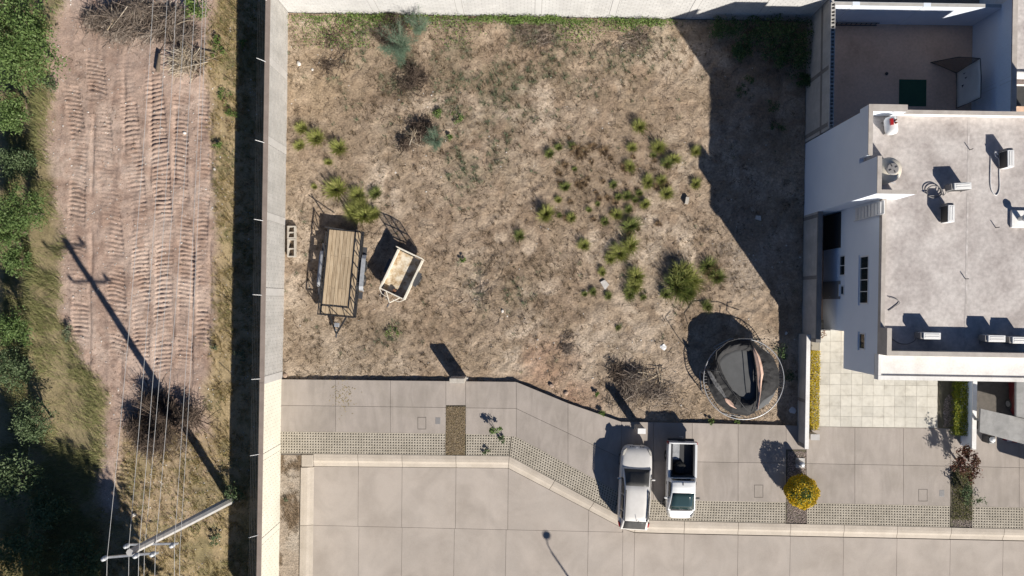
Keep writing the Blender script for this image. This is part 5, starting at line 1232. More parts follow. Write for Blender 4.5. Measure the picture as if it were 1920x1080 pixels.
def tussock(px, py, r, protos, label, group, sx=1.0, hz=1.0, rz=None):
    s = r / 32.0 / .5; sx = sx * rnd.uniform(.82, 1.25); x, y = G(px, py, .25); o = link('grass_tussock', rnd.choice(protos))
    o.location = (x, y, zl(x, y)); o.scale = (s * sx, s / sx ** .5, s * .95 * hz); o.rotation_euler = (0, 0, rnd.uniform(0, 6.28) if rz is None else rz)
    return tag(o, label, 'grass', group)
WG = 'tussocks near the long wall'; MG = 'tussocks in the middle of the lot'; BG = 'brown tufts in the middle of the lot'
for px, py, r, wd in ((564, 240, 15, 'uppermost'), (592, 258, 21, 'largest'), (560, 272, 13, 'lowest')): tussock(px, py, r, GREEN, 'bright green grass tussock, ' + wd + ' of the cluster of three nearest the long wall', WG)
tussock(634, 277, 19, GREEN, 'bright green tussock right beside the cluster of three', WG); tussock(614, 303, 9, GREEN, 'tiny green tuft below the lone bright tussock', WG)
tussock(629, 355, 25, GREEN, 'largest bright tussock above the flatbed trailer', WG); tussock(669, 366, 19, GREEN, 'bright tussock right of the largest one above the flatbed', WG)
tussock(702, 363, 14, DEEP, 'dull green tussock above the rusty trailer ramp shadow', WG)
tussock(587, 349, 7, GREEN, 'tiny tuft left of the largest wall-side tussock', WG)
for k, (px, py, r) in enumerate(((662, 398, 22), (683, 404, 24), (676, 386, 18), (700, 402, 15))): tussock(px, py, r, GREEN, 'yellow green grass clump over the flatbed trailer tail, ' + ('nearest the long wall', 'largest of four', 'uppermost of four', 'nearest the rusty trailer')[k], WG)
for k, (px, py, r) in enumerate(sorted(((1200, 237, 17), (1186, 276, 12), (1236, 276, 18), (1306, 283, 13), (1252, 306, 15), (1265, 298, 14), (1216, 341, 15), (1242, 338, 13), (1252, 362, 16), (1211, 382, 12), (1176, 367, 12), (1158, 402, 15), (1180, 392, 11), (1184, 423, 20), (1182, 312, 13), (1306, 344, 13)), key=lambda q: q[1])):
    tussock(px, py, r, GREEN if rnd.random() < .65 else DEEP, 'green tussock edging the house shadow, ' + ORD[k] + ' of its scattered group from the top', MG)
for k, (px, py, r) in enumerate(((1031, 287, 11), (1048, 275, 10), (1074, 273, 9))): tussock(px, py, r, DEEP, 'small deep green tussock topping the brown patch, ' + ORD[k] + ' of three from the trailers', MG)
tussock(1024, 402, 19, GREEN, 'tall oval green tussock at the lower end of the brown patch', MG, 1.0, 1.4); tussock(1047, 374, 9, GREEN, 'tiny green tuft above the tall oval tussock', MG)
tussock(1072, 408, 12, GREEN, 'small tussock right of the tall oval one', MG); tussock(1060, 350, 12, DEEP, 'thin dull tussock inside the brown patch', MG)
tussock(974, 442, 13, DEEP, 'lone round dark green tussock left of all the others', MG); tussock(1096, 460, 15, GREEN, 'lone bright tussock below the brown patch', MG)
for k, (px, py, r) in enumerate(((1182, 461, 22), (1163, 475, 20), (1146, 484, 15), (1130, 510, 10))): tussock(px, py, r, GREEN, 'yellow green tussock in the slanting row above the broken slab, ' + ORD[k] + ' from its top', MG)
tussock(1194, 519, 20, GREEN, 'bright tussock right of the broken slab, upper part', MG); tussock(1190, 538, 19, GREEN, 'bright tussock right of the broken slab, lower part', MG); tussock(1182, 552, 15, DEEP, 'dull tuft below the bright pair', MG)
for k, (px, py, r) in enumerate(((1097, 551, 7), (1113, 547, 10), (1142, 555, 10), (1208, 558, 8))): tussock(px, py, r, DEEP, 'small deep green tuft just below the broken slab, ' + ORD[k] + ' of four from the trailers', MG)
for k, (px, py, r) in enumerate(((1282, 516, 30), (1272, 538, 32), (1296, 527, 27), (1250, 552, 14), (1290, 552, 22))): tussock(px, py, r, GREEN if py < 530 else DEEP, 'clump of the largest grass tussock above the trampoline, ' + ('topmost bright part', 'widest darker part', 'part facing the house', 'small outlier toward the slab', 'lowest part')[k], MG, 1, 1.25)
for px, py, r, wd in ((1330, 500, 19, 'upper green part'), (1347, 520, 18, 'lower green part'), (1338, 512, 20, 'brown middle part')): tussock(px, py, r, DEEP if px != 1338 else BROWN, wd + ' of the half brown tussock beside the largest grass clump', MG)
tussock(1328, 575, 13, DEEP, 'thin dark tussock just above the trampoline shadow', MG)
tussock(1160, 615, 7, DEEP, 'tiny green tuft on bare dirt left of the trampoline', MG)
for k in range(46):
    px, py = rnd.gauss(1135, 75), rnd.gauss(342, 48)
    if 1000 < px < 1290 and 250 < py < 445: tussock(px, py, rnd.uniform(5, 11), BROWN if rnd.random() < .8 else DEEP, 'low brown grass tuft in the dry brown patch', BG)
for px, py, r in ((1080, 280, 15), (1096, 282, 14), (1112, 274, 13), (1133, 282, 14), (1088, 293, 11)): tussock(px, py, r, BROWN, 'brown tuft in the dark row topping the brown patch, ' + ORD[(1080, 1088, 1096, 1112, 1133).index(px)] + ' from the long wall side', BG)
# low green sprigs
SPR = 'low green weeds on the lot'
def leafy(px, py, r, n, h, mat, name, label, cat='plant', group=None, size=.07, base=None, stems=6, parent_loc=True, up=.6, asp=.5):
    x, y = G(px, py, h * .5); z = base if base is not None else zl(x, y); rr = r / 32.0
    o = thing(name, label, cat, (x, y, z), rnd.uniform(0, 6), group)
    P = shell_points(n, rr, rr, h * .5, h * .5, clumps=max(5, n // 40)); P[:, 2] = np.maximum(P[:, 2], .01)
    link('foliage', leaf_mesh('foliage', P, rng.uniform(.6, 1.4, n) * size, up, asp), mat, o)
    tips = P[rng.integers(0, n, stems)]; path = np.stack([tips * t for t in (0, .35, .7, 1)], 1); path[:, 0, 2] = -.03
    link('stem', twig_mesh('stem', path, np.full(stems, max(.006, h * .012))), M['bark'], o); return o
for px, py, r, lab in ((1130, 775, 9, 'small green weed on the pavement bend edge'), (735, 628, 20, 'green ground weed below the rusty trailer'), (1119, 738, 6, 'tiny green weed beside the grey branch heap'), (868, 488, 7, 'small upright green seedling on bare dirt right of the rusty trailer'),
                       (820, 210, 14, 'dark green weed above the brown dead bush'), (857, 218, 20, 'flat green weed patch right of the brown dead bush'), (1333, 790, 7, 'small weed at the pavement below the trampoline'), (1382, 792, 6, 'tiny weed under the trampoline edge by the pavement'), (845, 255, 8, 'small green sprig right of the feathery seedling')):
    leafy(px, py, r, 160, .28, M['vine'], 'weed_plant', lab, 'weed', None, .09)
leafy(927, 805, 14, 240, .75, M['tree_leaf'], 'weed_plant', 'bright leafy weed growing out of the grid pavers', 'weed', None, .13, WALK_Z - .05, 9); leafy(941, 822, 8, 110, .3, M['tree_leaf_grey'], 'weed_plant', 'smaller grey weed beside the bright paver weed', 'weed', None, .10, WALK_Z - .05)
leafy(915, 847, 8, 100, .25, M['tree_leaf_grey'], 'weed_plant', 'small weed in the pavers close to the kerb', 'weed', None, .09, WALK_Z - .05); leafy(537, 937, 6, 70, .2, M['weed'], 'weed_plant', 'small green weed in the dirt verge by the cream wall', 'weed', None, .08, .07)
# feathery bushes: many fine upright strands
def feather(px, py, r, h, n, label):
    """wispy bush: limbs fan out, fine strands hang along them"""
    x, y = G(px, py, h * .6); o = thing('feathery_bush', label, 'bush', (x, y, zl(x, y))); rr = r / 32.
    k = 34; a = rng.uniform(0, 6.283, k); e = np.stack([np.cos(a) * rng.uniform(.3, 1.15, k) * rr, np.sin(a) * rng.uniform(.3, 1.15, k) * rr, h * rng.uniform(.4, 1.0, k)], 1)
    path = np.stack([e * np.array([t ** 1.3, t ** 1.3, t]) for t in (0, .35, .7, 1)], 1); link('stem', twig_mesh('stem', path, np.full(k, .010)), M['twig'], o)
    i = rng.integers(0, k, n); t = rng.uniform(.25, 1.08, n)[:, None]; P = e[i] * np.concatenate([t ** 1.3, t ** 1.3, t], 1) + rng.normal(0, .07, (n, 3)) * rr; P[:, 2] = np.maximum(P[:, 2], .02)
    b = a[i] + rng.normal(0, .9, n); L = rng.uniform(.10, .34, n); tip = P + np.stack([np.cos(b) * L, np.sin(b) * L, rng.uniform(-.10, .16, n)], 1)
    link('foliage', blade_mesh('foliage', P, tip, rng.uniform(.008, .018, n)), M['feather'], o)
feather(747, 82, 33, 1.5, 3600, 'round grey-green feathery bush near the end wall'); feather(783, 42, 20, 1.9, 1300, 'thin feathery sapling touching the end wall'); feather(816, 262, 19, .8, 1100, 'low feathery seedling beside the brown dead bush')
def twiggy(px, py, r, n, h, length, thick, mat, name, label, cat, base=None, out=.0, ry=None, arch=.25):
    x, y = G(px, py, h * .4); z = base if base is not None else zl(x, y); o = thing(name, label, cat, (x, y, z), rnd.uniform(-.2, .2))
    P, rr = twig_heap(int(n * 1.5), r / 24., (ry or r) / 24., h, length, thick, 0, True, arch, out); link('branches', twig_mesh('branches', P, rr), mat, o); return o
o = twiggy(779, 250, 44, 1000, .8, .55, .012, M['twig_dark'], 'dead_bush', 'dark brown dead bush with pale stalks in the lot', 'bush', out=.7, ry=32); P, rr = twig_heap(60, 1.0, .8, .75, .9, .014, 0, True, .3, .2); link('pale_stalks', twig_mesh('pale_stalks', P, rr), M['twig_pale'], o)
twiggy(766, 142, 34, 420, .55, .6, .010, M['twig_dark'], 'dead_bush', 'brown twiggy bush below the feathery bush', 'bush', out=.5, ry=38)
twiggy(742, 46, 32, 330, .7, .6, .010, M['twig_dark'], 'dead_bush', 'dark bare bush above the feathery bush', 'bush', out=.5)
o = twiggy(1205, 715, 56, 900, .40, .75, .012, M['twig'], 'branch_heap', 'grey heap of cut dry branches above the parked SUV', 'branch heap', ry=44); P, rr = twig_heap(50, 1.5, 1.1, .4, 1.3, .02, 0, True, .1); link('thick_branches', twig_mesh('thick_branches', P, rr), M['twig_pale'], o)
twiggy(1158, 705, 26, 260, .45, .6, .012, M['twig_dark'], 'branch_heap', 'dark twig heap next to the grey branch heap', 'branch heap', out=.4); twiggy(1063, 648, 22, 110, .2, .5, .011, M['twig'], 'branch_heap', 'small scatter of grey branches on reddish dirt', 'branch heap')
twiggy(905, 545, 28, 40, .06, .9, .012, M['twig'], 'branch_heap', 'few loose grey sticks on bare dirt right of the trailers', 'branch heap'); twiggy(630, 105, 45, 150, .15, .9, .010, M['twig_dark'], 'branch_heap', 'loose dark branches near the corner of two walls', 'branch heap')
twiggy(1000, 70, 75, 240, .2, .9, .010, M['twig'], 'branch_heap', 'long dry stalks lying along the middle of the end wall', 'branch heap', ry=40); twiggy(1185, 75, 60, 170, .2, .9, .010, M['twig'], 'branch_heap', 'dry stalks lying near the house shadow by the end wall', 'branch heap', ry=40)

# ------------------------------------------------------------------ ground litter on the lot (nobody could count it)
def scatter(n, mask=None, x0=LX0 + .05, x1=LX1 - .1, y0=-7.4, y1=16.55, zf=lot_z):
    X = rng.uniform(x0, x1, n); Y = rng.uniform(y0, y1, n)
    if mask is not None: k = rng.uniform(0, 1, n) < mask(X, Y); X, Y = X[k], Y[k]
    return np.stack([X, Y, zf(X, Y)], 1)
NE = np.array([G(x, ynorth(x)) for x in (500, 970, 1147, 1300, 1500, 1560)])
def inlot(X, Y): return (Y > np.interp(X, NE[:, 0], NE[:, 1]) + .03).astype(float)
P = scatter(42000, lambda X, Y: inlot(X, Y) * (.10 + .90 * sstep(.4, .62, fbm(X, Y, .7, 4, 111)))); n = len(P)
tag(link('straw', lying(n, P, rng.uniform(.06, .40, n), rng.uniform(.008, .022, n), 'straw', .04), M['straw']), 'dry straw and stalks strewn over the lot dirt', kind='stuff')
P = scatter(15000, lambda X, Y: inlot(X, Y) * (.06 + .94 * np.maximum(brown_mask(X, Y), .4 * sstep(.5, .66, fbm(X, Y, 1.0, 4, 112)))))
tag(link('dead_weeds', tufts(P, 12, .13, .03, .15, .022, 'dead_weeds'), M['litter']), 'short brown dead weeds in patches on the lot', kind='stuff')
P = scatter(9000, lambda X, Y: inlot(X, Y) * (.01 + .99 * weed_mask(X, Y)))
tag(link('green_weeds', tufts(P, 16, .18, .06, .26, .022, 'green_weeds'), M['weed']), 'grey green weeds spreading over the upper part of the lot', kind='stuff')
P = scatter(1500, lambda X, Y: inlot(X, Y) * (.15 + .85 * sstep(.45, .6, fbm(X, Y, .3, 3, 116)))); n = len(P); a = rng.uniform(0, 6.283, n); L = rng.uniform(.3, 1.0, n); d = np.stack([np.cos(a), np.sin(a), 0 * a], 1); s_ = np.stack([-np.sin(a), np.cos(a), 0 * a], 1) * (rng.normal(0, .2, n) * L)[:, None]
path = np.stack([P + d * (L * t)[:, None] + s_ * (.25 - t * t) * 4 + np.array([0, 0, .025 + .03 * (t > 0)]) for t in (-.5, -.15, .2, .5)], 1)
tag(link('loose_sticks', twig_mesh('loose_sticks', path, rng.uniform(.006, .012, n)), M['twig_dark']), 'thin dry sticks lying over the lot dirt', kind='stuff')
# clods and pebbles
def clods(n, P, smin, smax, name, mat, label):
    sz = rng.uniform(smin, smax, n) * rng.uniform(.6, 1.2, n); D = np.stack([sz, sz * rng.uniform(.6, 1, n), sz * rng.uniform(.4, .8, n)], 1)
    o_ = np.array([(1, 0, 0), (-1, 0, 0), (0, 1, 0), (0, -1, 0), (0, 0, 1), (0, 0, -1)], float); a = rng.uniform(0, 6.28, n)
    V = o_[None] * D[:, None] * (1 + rng.uniform(-.25, .25, (n, 6, 1))); x = V[..., 0] * np.cos(a)[:, None] - V[..., 1] * np.sin(a)[:, None]; y = V[..., 0] * np.sin(a)[:, None] + V[..., 1] * np.cos(a)[:, None]
    V = np.stack([x, y, V[..., 2]], -1) + P[:, None]; f = np.array([(0, 2, 4), (2, 1, 4), (1, 3, 4), (3, 0, 4), (2, 0, 5), (1, 2, 5), (3, 1, 5), (0, 3, 5)])
    return tag(link(name, npmesh(name, V.reshape(-1, 3), (f[None] + 6 * np.arange(n)[:, None, None]).reshape(-1, 3)), mat), label, kind='stuff')
M['clod'] = leafmat('dirt_clod', [(.20, .145, .10), (.30, .225, .16), (.38, .30, .22), (.26, .19, .135)], 0, .95); M['pebble'] = leafmat('pebble', [(.40, .37, .33), (.55, .52, .48), (.68, .66, .62)], 0, .8); M['field_clod'] = leafmat('field_clod', [(.24, .16, .12), (.34, .235, .18), (.42, .31, .24)], 0, .95)
P = scatter(16000, lambda X, Y: inlot(X, Y) * (.3 + .7 * fbm(X, Y, .6, 3, 113))); clods(len(P), P, .012, .045, 'clods', M['clod'], 'small dirt clods over the lot')
P = scatter(900, lambda X, Y: inlot(X, Y) * (.15 + .85 * sstep(.5, .65, fbm(X, Y, .35, 3, 114)))); P[:, 2] += .01; clods(len(P), P, .015, .06, 'pebbles', M['pebble'], 'pale pebbles and scraps on the lot')
P = scatter(1800, lambda X, Y: blob(X, Y, 1420, 500, 110, .9, 115) * inlot(X, Y)); P[:, 2] += .01; clods(len(P), P, .012, .04, 'rubble', M['pebble'], 'grey rubble bits beside the low wall')

# creeper along the foot of the end wall, weeds in the shaded corner
def lot_wall_y(n): return rng.uniform(0, 1, n) ** 1.8
k = 26
for i in range(11):
    px = 600 + i * 62 + rnd.uniform(-12, 12); x, y = G(px, 36 + i * .9); o = thing('creeper', 'green creeper at the foot of the pale end wall, ' + ORD[i] + ' from the long wall', 'creeper', (x, min(y, 16.4), zl(x, 16.4)), 0, 'creepers along the end wall'); n = rnd.choice((420, 700, 1000)); wd = rnd.choice((.35, .7, 1.3, 1.9))
    P = np.stack([rng.normal(0, .7, n), .22 - rng.uniform(0, 1, n) ** 2.2 * wd, np.abs(rng.normal(0, .14, n)) * (1 + .6 * rnd.random()) + .02], 1); P[:, 1] -= .3 * fbm(P[:, 0] * 2 + i * 9, 0 * P[:, 0], 1, 2, 151) - .1
    link('foliage', leaf_mesh('foliage', P, rng.uniform(.06, .14, n), .8), M['vine'], o)
    pp = P[rng.integers(0, n, 24)]; path = np.stack([np.stack([pp[:, 0] + d, pp[:, 1] - .05, np.full(24, .03)], 1) for d in (-.4, -.1, .2, .5)], 1); link('stem', twig_mesh('stem', path, np.full(24, .008)), M['twig'], o)
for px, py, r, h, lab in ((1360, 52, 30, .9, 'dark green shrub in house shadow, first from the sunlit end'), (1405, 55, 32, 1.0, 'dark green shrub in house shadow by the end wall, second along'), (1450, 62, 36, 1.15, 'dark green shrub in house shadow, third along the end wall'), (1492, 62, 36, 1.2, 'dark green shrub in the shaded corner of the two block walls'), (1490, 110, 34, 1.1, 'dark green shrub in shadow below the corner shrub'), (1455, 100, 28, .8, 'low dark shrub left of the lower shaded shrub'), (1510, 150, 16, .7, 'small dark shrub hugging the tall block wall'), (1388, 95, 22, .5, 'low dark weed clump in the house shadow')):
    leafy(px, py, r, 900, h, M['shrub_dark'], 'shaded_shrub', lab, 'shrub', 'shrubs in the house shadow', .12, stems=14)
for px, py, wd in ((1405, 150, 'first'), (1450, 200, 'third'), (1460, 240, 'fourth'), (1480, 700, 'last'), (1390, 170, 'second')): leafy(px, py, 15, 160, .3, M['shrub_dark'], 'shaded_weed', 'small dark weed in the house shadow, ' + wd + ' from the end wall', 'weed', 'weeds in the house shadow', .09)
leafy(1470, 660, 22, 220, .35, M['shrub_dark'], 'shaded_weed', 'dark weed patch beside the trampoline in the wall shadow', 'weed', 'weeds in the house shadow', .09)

# ------------------------------------------------------------------ field vegetation
def fz1(x, y): return float(field_z(np.array([x]), np.array([y]))[0])
def fscatter(n, zone, x0=-31.5, x1=-14.65, y0=-17.2, y1=18.2):
    X = rng.uniform(x0, x1, n); Y = rng.uniform(y0, y1, n); r, l, s = field_zones(X, Y); k = rng.uniform(0, 1, n) < zone(X, Y, r, l, s); X, Y = X[k], Y[k]
    return np.stack([X, Y, field_z(X, Y)], 1)
P = fscatter(26000, lambda X, Y, r, l, s: np.maximum(r, s * .9) * (.15 + .85 * sstep(.40, .6, fbm(X, Y, .9, 4, 121))))
tag(link('dry_grass', tufts(P, 9, .17, .06, .26, .02, 'dry_grass'), M['drygrass']), 'dry yellow grass along the foot of the long wall', kind='stuff')
P = fscatter(14000, lambda X, Y, r, l, s: np.maximum(r, s * .7) * sstep(.48, .6, fbm(X, Y, .6, 4, 122)))
tag(link('green_grass', tufts(P, 9, .16, .06, .24, .02, 'green_grass'), M['olive']), 'greener grass patches along the long wall', kind='stuff')
P = fscatter(9000, lambda X, Y, r, l, s: np.maximum(r, s * .9) * sstep(.5, .64, fbm(X, Y, 1.3, 4, 126)))
tag(link('brown_grass', tufts(P, 8, .14, .04, .2, .02, 'brown_grass'), M['brown_tuft']), 'brown dead grass tufts along the long wall', kind='stuff')
P = fscatter(190000, lambda X, Y, r, l, s: l * (.06 + .94 * sstep(.38, .56, fbm(X, Y, .7, 4, 123)))); n = len(P)
a = 2.6 + 3.0 * (fbm(P[:, 0], P[:, 1], .5, 2, 127) - .5) + rng.normal(0, .8, n); L = rng.uniform(.15, .6, n) * (.5 + fbm(P[:, 0], P[:, 1], .7, 3, 128)); tip = P + np.stack([np.cos(a) * L * .7, np.sin(a) * L * .7, L * .7], 1)
tag(link('tall_grass', blade_mesh('tall_grass', P, tip, rng.uniform(.012, .03, n)), M['olive']), 'tall olive grass between the trees and the bulldozed strip', kind='stuff')
P = fscatter(26000, lambda X, Y, r, l, s: (1 - np.maximum(r, l)) * (.25 + .75 * sstep(.45, .65, fbm(X, Y, .6, 3, 124)))); clods(len(P), P, .012, .05, 'field_clods', M['field_clod'], 'loose clods on the bulldozed field')
P = fscatter(2200, lambda X, Y, r, l, s: 1 - l); P[:, 2] += .01; clods(len(P), P, .015, .055, 'field_pebbles', M['pebble'], 'pale pebbles on the bulldozed field')
P = fscatter(9000, lambda X, Y, r, l, s: (1 - np.maximum(r, l)) * sstep(.5, .66, fbm(X, Y, .5, 3, 125))); n = len(P)
tag(link('field_straw', lying(n, P, rng.uniform(.08, .4, n), rng.uniform(.008, .02, n), 'field_straw', .04), M['litter']), 'dark broken stalks on the bulldozed field', kind='stuff')

def fieldplant(px, py, r, n, h, mat, name, label, cat='shrub', size=.12, group=None, stems=12):
    x, y = G(px, py, h * .5); return leafy(px, py, r, n, h, mat, name, label, cat, group, size, fz1(x, y), stems)
fieldplant(365, 14, 24, 700, .8, M['vine'], 'green_shrub', 'bright green shrub at the top end between brush heap and wall', 'shrub', .12)
fieldplant(441, 925, 20, 420, 1.1, M['tree_leaf_grey'], 'green_shrub', 'pale leafy shrub hiding the foot of the utility pole', 'shrub', .12); fieldplant(450, 664, 13, 200, .5, M['weed'], 'green_shrub', 'small grey green shrub at the edge of the wall shadow', 'shrub', .10)
for k, (px, py, r) in enumerate(((412, 95, 18), (420, 185, 20), (432, 212, 14), (408, 75, 9), (455, 78, 8), (410, 270, 10))): fieldplant(px, py, r, 240, .3, M['vine'], 'green_weed', 'low green weed patch beside the wall shadow, ' + ('third', 'fourth', 'fifth', 'first', 'second', 'sixth')[k] + ' from the top', 'weed', .09, 'green weeds beside the wall shadow')
fieldplant(84, 160, 22, 360, .6, M['tree_leaf_grey'], 'green_shrub', 'grey green shrub at the edge of the bulldozed strip below the big tree', 'shrub', .12); fieldplant(402, 652, 9, 120, .3, M['weed'], 'green_shrub', 'small pale weed on the pinkish dirt near the wall', 'shrub', .09)
fieldplant(128, 620, 20, 240, .5, M['weed'], 'green_shrub', 'dark weed clump left of the pole shadow', 'shrub', .1); fieldplant(402, 1015, 16, 200, .35, M['tree_leaf_grey'], 'green_shrub', 'low green weed below the leaning pole', 'shrub', .1)
# heaps of brush
xb, yb = G(285, 45)
for px, py, r, ry, h, n, mat, lab in ((225, 38, 74, 52, 1.2, 1900, 'twig', 'grey brush heap at the top of the field, field-side half'), (312, 45, 66, 52, 1.1, 1600, 'twig', 'grey brush heap at the top of the field, wall-side half'), (355, 110, 44, 36, .6, 420, 'twig_pale', 'heap of pale cut branches below the grey brush')):
    x, y = G(px, py, h * .4); o = thing('brush_heap', lab, 'brush heap', (x, y, fz1(x, y) - .05)); P, rr = twig_heap(n, r / 32., ry / 32., h, 1.1, .013, 0, True, .35, .25); link('branches', twig_mesh('branches', P, rr), M[mat], o)
    P, rr = twig_heap(n // 3, r / 36., ry / 36., h * .6, .9, .016, 0, True, .3); link('inner_branches', twig_mesh('inner_branches', P, rr), M['twig_dark'], o)
    P, rr = twig_heap(14, r / 40., ry / 40., h, 1.8, .04, 0, True, .15); link('limbs', twig_mesh('limbs', P, rr), M['twig_pale'], o)
x, y = G(303, 122); m = MB(); m.tube([(-.1, -.5, .18), (0, 0, .25), (.05, .55, .22)], .11, 9, r2=.08); o = m.build('log', M['bark']); o.location = (x, y, fz1(x, y)); tag(o, 'short thick pale log beside the cut branch heap', 'log')
x, y = G(302, 792, .6); o = thing('dead_tree_top', 'dark bare uprooted bush lying under the overhead wires', 'bush', (x, y, fz1(x, y) - .05)); P, rr = twig_heap(2600, 2.3, 2.1, 2.0, 1.0, .013, 0, True, .3, .6); link('branches', twig_mesh('branches', P, rr), M['twig_dark'], o)
n = 40; a = rng.uniform(0, 6.28, n); e = np.stack([np.cos(a) * rng.uniform(.8, 2.2, n), np.sin(a) * rng.uniform(.8, 2.0, n), rng.uniform(.4, 1.7, n)], 1); path = np.stack([e * t for t in (0, .35, .7, 1)], 1); path[:, 1, 2] += .25; link('limbs', twig_mesh('limbs', path, np.full(n, .03)), M['twig_dark'], o)
P, rr = twig_heap(160, 1.8, .9, .35, .8, .013, 0, True, .3); P[:, :, 1] -= 1.6; link('pale_twigs', twig_mesh('pale_twigs', P, rr), M['twig'], o)

# ------------------------------------------------------------------ trees along the field edge
def tree(px, py, h, rx, label, mat, n, size, crown_lo=.25, hpx=None, ry=None, group='trees along the field edge', clumps=40, cat='tree', ground=None):
    """px, py: where the crown's middle shows in the photo"""
    x, y = G(px, py, h * .6); z0 = fz1(x, y) if ground is None else ground; o = thing('leafy_tree' if cat == 'tree' else 'leafy_bush', label, cat, (x, y, z0), rnd.uniform(0, 6), group); ry = ry or rx
    lo, hi = h * crown_lo, h; cz = (lo + hi) / 2; P = shell_points(n, rx, ry, (hi - lo) / 2, cz, int(clumps * 1.6), .25); P[:, 2] = np.maximum(P[:, 2], .05)
    link('crown', leaf_mesh('crown', P, rng.uniform(.6, 1.4, n) * size, .5, .45), mat, o)
    m = MB(); m.tube([(0, 0, -.3), (.05, .03, h * .3), (.02, -.05, h * .6)], .05 + h * .018, 8, r2=.03 + h * .006); m.build('trunk', M['bark'], o)
    k = 16; tips = P[rng.integers(0, n, k)]; path = np.stack([np.stack([tips[:, 0] * t, tips[:, 1] * t, h * .25 + (tips[:, 2] - h * .25) * t], 1) for t in (0, .4, .75, 1)], 1); link('limbs', twig_mesh('limbs', path, np.full(k, .015 + h * .005)), M['bark'], o); return o
tree(18, 70, 5.5, 2.7, 'tall bright green tree filling the top corner of the field', M['tree_leaf'], 16000, .15, .1, ry=2.9, clumps=70)
tree(12, 205, 2.8, 1.2, 'bright green bush directly below the big corner tree', M['tree_leaf'], 4200, .12, .1, cat='bush')
tree(6, 300, 2.6, 1.1, 'narrow green bush at the picture edge above the wide pale bush', M['tree_leaf_grey'], 3600, .12, .1, cat='bush')
tree(45, 395, 2.6, 1.6, 'wide pale green bush reaching out over the tall grass', M['tree_leaf'], 3600, .12, .1, cat='bush'); tree(8, 430, 2.8, 1.3, 'green bush tucked behind the wide pale bush', M['tree_leaf'], 4200, .12, .1, cat='bush')
tree(14, 485, 2.0, .9, 'small green bush above the eroded bank', M['tree_leaf'], 2400, .12, .1, cat='bush'); tree(18, 618, 2.0, 1.1, 'green bush below the eroded bank', M['tree_leaf'], 3400, .12, .1, cat='bush')
tree(15, 690, 2.2, 1.2, 'grey green bush where the big shadow begins', M['tree_leaf_grey'], 3400, .12, .1, cat='bush'); tree(66, 790, 2.2, 1.3, 'dark grey green bush on the rim of the big shadow', M['tree_leaf_grey'], 3600, .12, .1, cat='bush')
for px, py, h, r, lab in ((30, 900, 2.4, 1.5, 'dark bush in the big shadow, upper one'), (90, 960, 1.8, 1.3, 'dark bush in the big shadow, middle one'), (40, 1040, 2.6, 1.6, 'dark bush in the bottom corner of the field'), (150, 1050, 1.8, 1.4, 'dark bush in the big shadow near the crossarms')):
    tree(px, py, h, r, lab, M['tree_leaf_grey'], 2000, .17, .08, cat='bush')
# tall trees below the frame that throw the big shadow
for gx_, gy_, h, r, lab in ((345, 1262, 9.2, 3.0, 'tall tree below the picture, nearest the wall'), (240, 1225, 9.0, 3.2, 'tall tree below the picture, second from the wall'), (130, 1200, 9.2, 3.4, 'tall tree below the picture, third from the wall'), (20, 1160, 8.5, 3.2, 'tall tree below the picture, fourth from the wall'), (-90, 1100, 8.0, 3.2, 'tall tree below the picture, farthest from the wall')):
    x, y = G(gx_, gy_); o = tree(0, 0, h, r, lab + ', casting the big shadow', M['tree_leaf'], 9000, .42, .12, clumps=110); o.location = (x, y, fz1(x, y))

# ------------------------------------------------------------------ frontage planting
def hedge(x0, x1, y0, y1, h, mat, label, n, z0=.15):
    o = thing('clipped_hedge', label, 'hedge', ((x0 + x1) / 2, (y0 + y1) / 2, z0), 0, 'clipped hedges along the driveway'); hx, hy = (x1 - x0) / 2, (y1 - y0) / 2
    u = rng.uniform(-1, 1, n); v = rng.uniform(-1, 1, n); w = rng.uniform(0, 1, n) ** .4; P = np.stack([u * hx, v * hy, h * w * (.9 + .15 * fbm(v * 6, u * 2, 1, 2, 131))], 1)
    link('foliage', leaf_mesh('foliage', P, rng.uniform(.05, .10, n), .7, .6), mat, o)
    k = 30; b = np.stack([rng.uniform(-hx, hx, k) * .7, rng.uniform(-hy, hy, k), np.full(k, -.05)], 1); path = np.stack([b + np.array([0, 0, h * t]) for t in (0, .3, .6, .85)], 1); link('stems', twig_mesh('stems', path, np.full(k, .012)), M['bark'], o)
hx0, hx1 = 16.12, G(1536, 730, .6)[0]; hedge(hx0, hx1, G(1527, 806, .6)[1], G(1527, 657, .6)[1], .66, M['hedge'], 'yellow clipped hedge along the low white-capped wall', 5200)
hx0, hx1 = G(1786, 730, .5)[0], 25.36; hedge(hx0, hx1, G(1800, 816, .5)[1], G(1800, 640, .5)[1], .7, M['hedge_green'], 'green clipped hedge half in shade against the white garden wall', 7500)
x, y = G(1502, 921, .95); bs = thing('ball_shrub', 'round yellow-flowering ball shrub in the gravel strip', 'shrub', (x, y, .12))
def sphere_leaves(n, R, cz, lo, hi): 
    d = rng.normal(size=(n, 3)); d /= np.linalg.norm(d, axis=1, keepdims=True); return d * (R * rng.uniform(lo, hi, n))[:, None] * (1 + .07 * np.sin(d[:, :1] * 7 + 1) * np.cos(d[:, 1:2] * 6)) * np.array([1, 1, .92]) + np.array([0, 0, cz])
P = sphere_leaves(5200, .93, .90, .86, 1.03); d = np.hypot(P[:, 0] + .04, P[:, 1] - .10); keep = (d > .30) | (P[:, 2] < 1.3) | (rng.uniform(0, 1, len(P)) < .25); link('blossom', leaf_mesh('blossom', P[keep], rng.uniform(.05, .10, keep.sum()), .5, .8), M['flower'], bs)
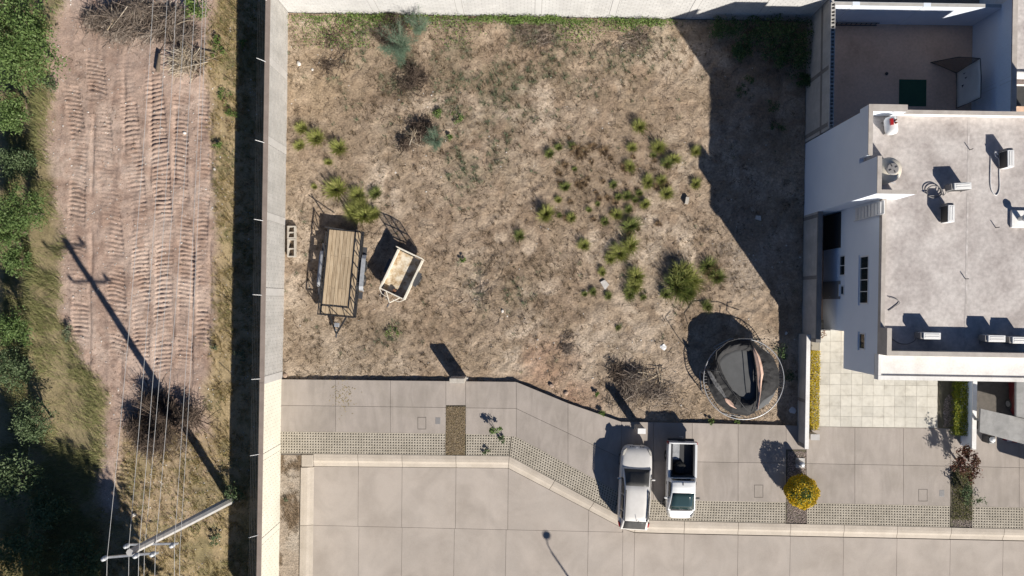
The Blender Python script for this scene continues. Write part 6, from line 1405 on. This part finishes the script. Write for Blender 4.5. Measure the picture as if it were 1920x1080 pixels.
P = sphere_leaves(5200, .88, .90, .55, 1.02); link('foliage', leaf_mesh('foliage', P, rng.uniform(.06, .11, len(P)), .5, .5), M['vine'], bs)
m = MB(); m.tube([(0, 0, -.1), (.02, .01, .4), (0, 0, .8)], .06, 8); m.build('trunk', M['bark'], bs)
rt = tree(1806, 866, 1.35, 1.05, 'small dark red-leaved tree over the weedy strip', M['redleaf'], 1500, .13, .4, group=None, clumps=18, ground=.12, ry=.75)
tree(1812, 915, .8, .6, 'sparse green shrub below the red-leaved tree', M['tree_leaf_grey'], 420, .11, .1, group=None, clumps=9, cat='bush', ground=.12)
leafy(1818, 935, 20, 200, .5, M['tree_leaf_grey'], 'strip_shrub', 'thin green sprays leaning over the drive from the weedy strip', 'shrub', None, .10, .12)
def strip_scatter(px0, px1, py0, py1, n): x0, y1 = G(px0, py0); x1, y0 = G(px1, py1); return np.stack([rng.uniform(x0 + .05, x1 - .05, n), rng.uniform(y0 + .03, y1 - .03, n), np.full(n, .125)], 1)
P = strip_scatter(836, 873, 761, 853, 5200); n = len(P); tag(link('dead_grass', lying(n, P, rng.uniform(.05, .14, n), rng.uniform(.012, .03, n), 'dead_grass', .05), M['straw']), 'dead brown grass in the pavement strip', kind='stuff')
P = strip_scatter(836, 873, 761, 853, 2400); n = len(P); tag(link('strip_grass', upright(n, P, rng.uniform(.02, .07, n), .10, rng.uniform(.012, .03, n), 'strip_grass'), M['drygrass']), 'straw coloured grass in the pavement strip', kind='stuff')
P = strip_scatter(1474, 1512, 844, 980, 3800); clods(len(P), P, .02, .045, 'gravel', M['gravel'], 'reddish gravel under the ball shrub')
P = strip_scatter(1782, 1822, 900, 988, 1800); clods(len(P), P, .02, .045, 'gravel', M['gravel'], 'gravel in the weedy strip')
P = strip_scatter(1782, 1822, 876, 975, 2600); n = len(P); tag(link('strip_weeds', upright(n, P, rng.uniform(.05, .2, n), .15, rng.uniform(.012, .03, n), 'strip_weeds'), M['olive']), 'weeds in the strip under the red-leaved tree', kind='stuff')
x0, y1 = G(1759, 640); x1, y0 = G(1786, 806); m = MB(); m.span(x0, x1 + .3, y0, y1, 0, .13); tag(m.build('flower_bed', M['soil']), 'dark soil bed beside the tiled driveway', kind='structure')
P = strip_scatter(1764, 1788, 645, 800, 2600); P[:, 2] = .135; k = fbm(P[:, 0] * 3, P[:, 1], .5, 3, 141) > .5; P = P[k]; clods(len(P), P, .02, .05, 'gravel', M['gravel'], 'grey gravel in the dark soil bed')
n = 2600; P = np.stack([rng.uniform(-14.25, G(562, 900)[0], n), rng.uniform(-17, -9.3, n), np.full(n, .08)], 1); k = fbm(P[:, 0], P[:, 1], 1.1, 4, 102) > .48; P = P[k]; n = len(P); tag(link('verge_straw', upright(n, P, rng.uniform(.03, .14, n), .12, rng.uniform(.01, .03, n), 'verge_straw'), M['litter']), 'dead weeds in the dirt verge', kind='stuff')

n = 130; x, y = G(641, 742, WALK_Z); P = np.stack([rng.normal(x, .35, n), rng.normal(y, .45, n), np.full(n, WALK_Z + .004)], 1); tag(link('leaf_litter', lying(n, P, rng.uniform(.04, .14, n), rng.uniform(.02, .05, n), 'leaf_litter', .012), M['drygrass']), 'brown leaf crumbs scattered on the pavement slab', kind='stuff')
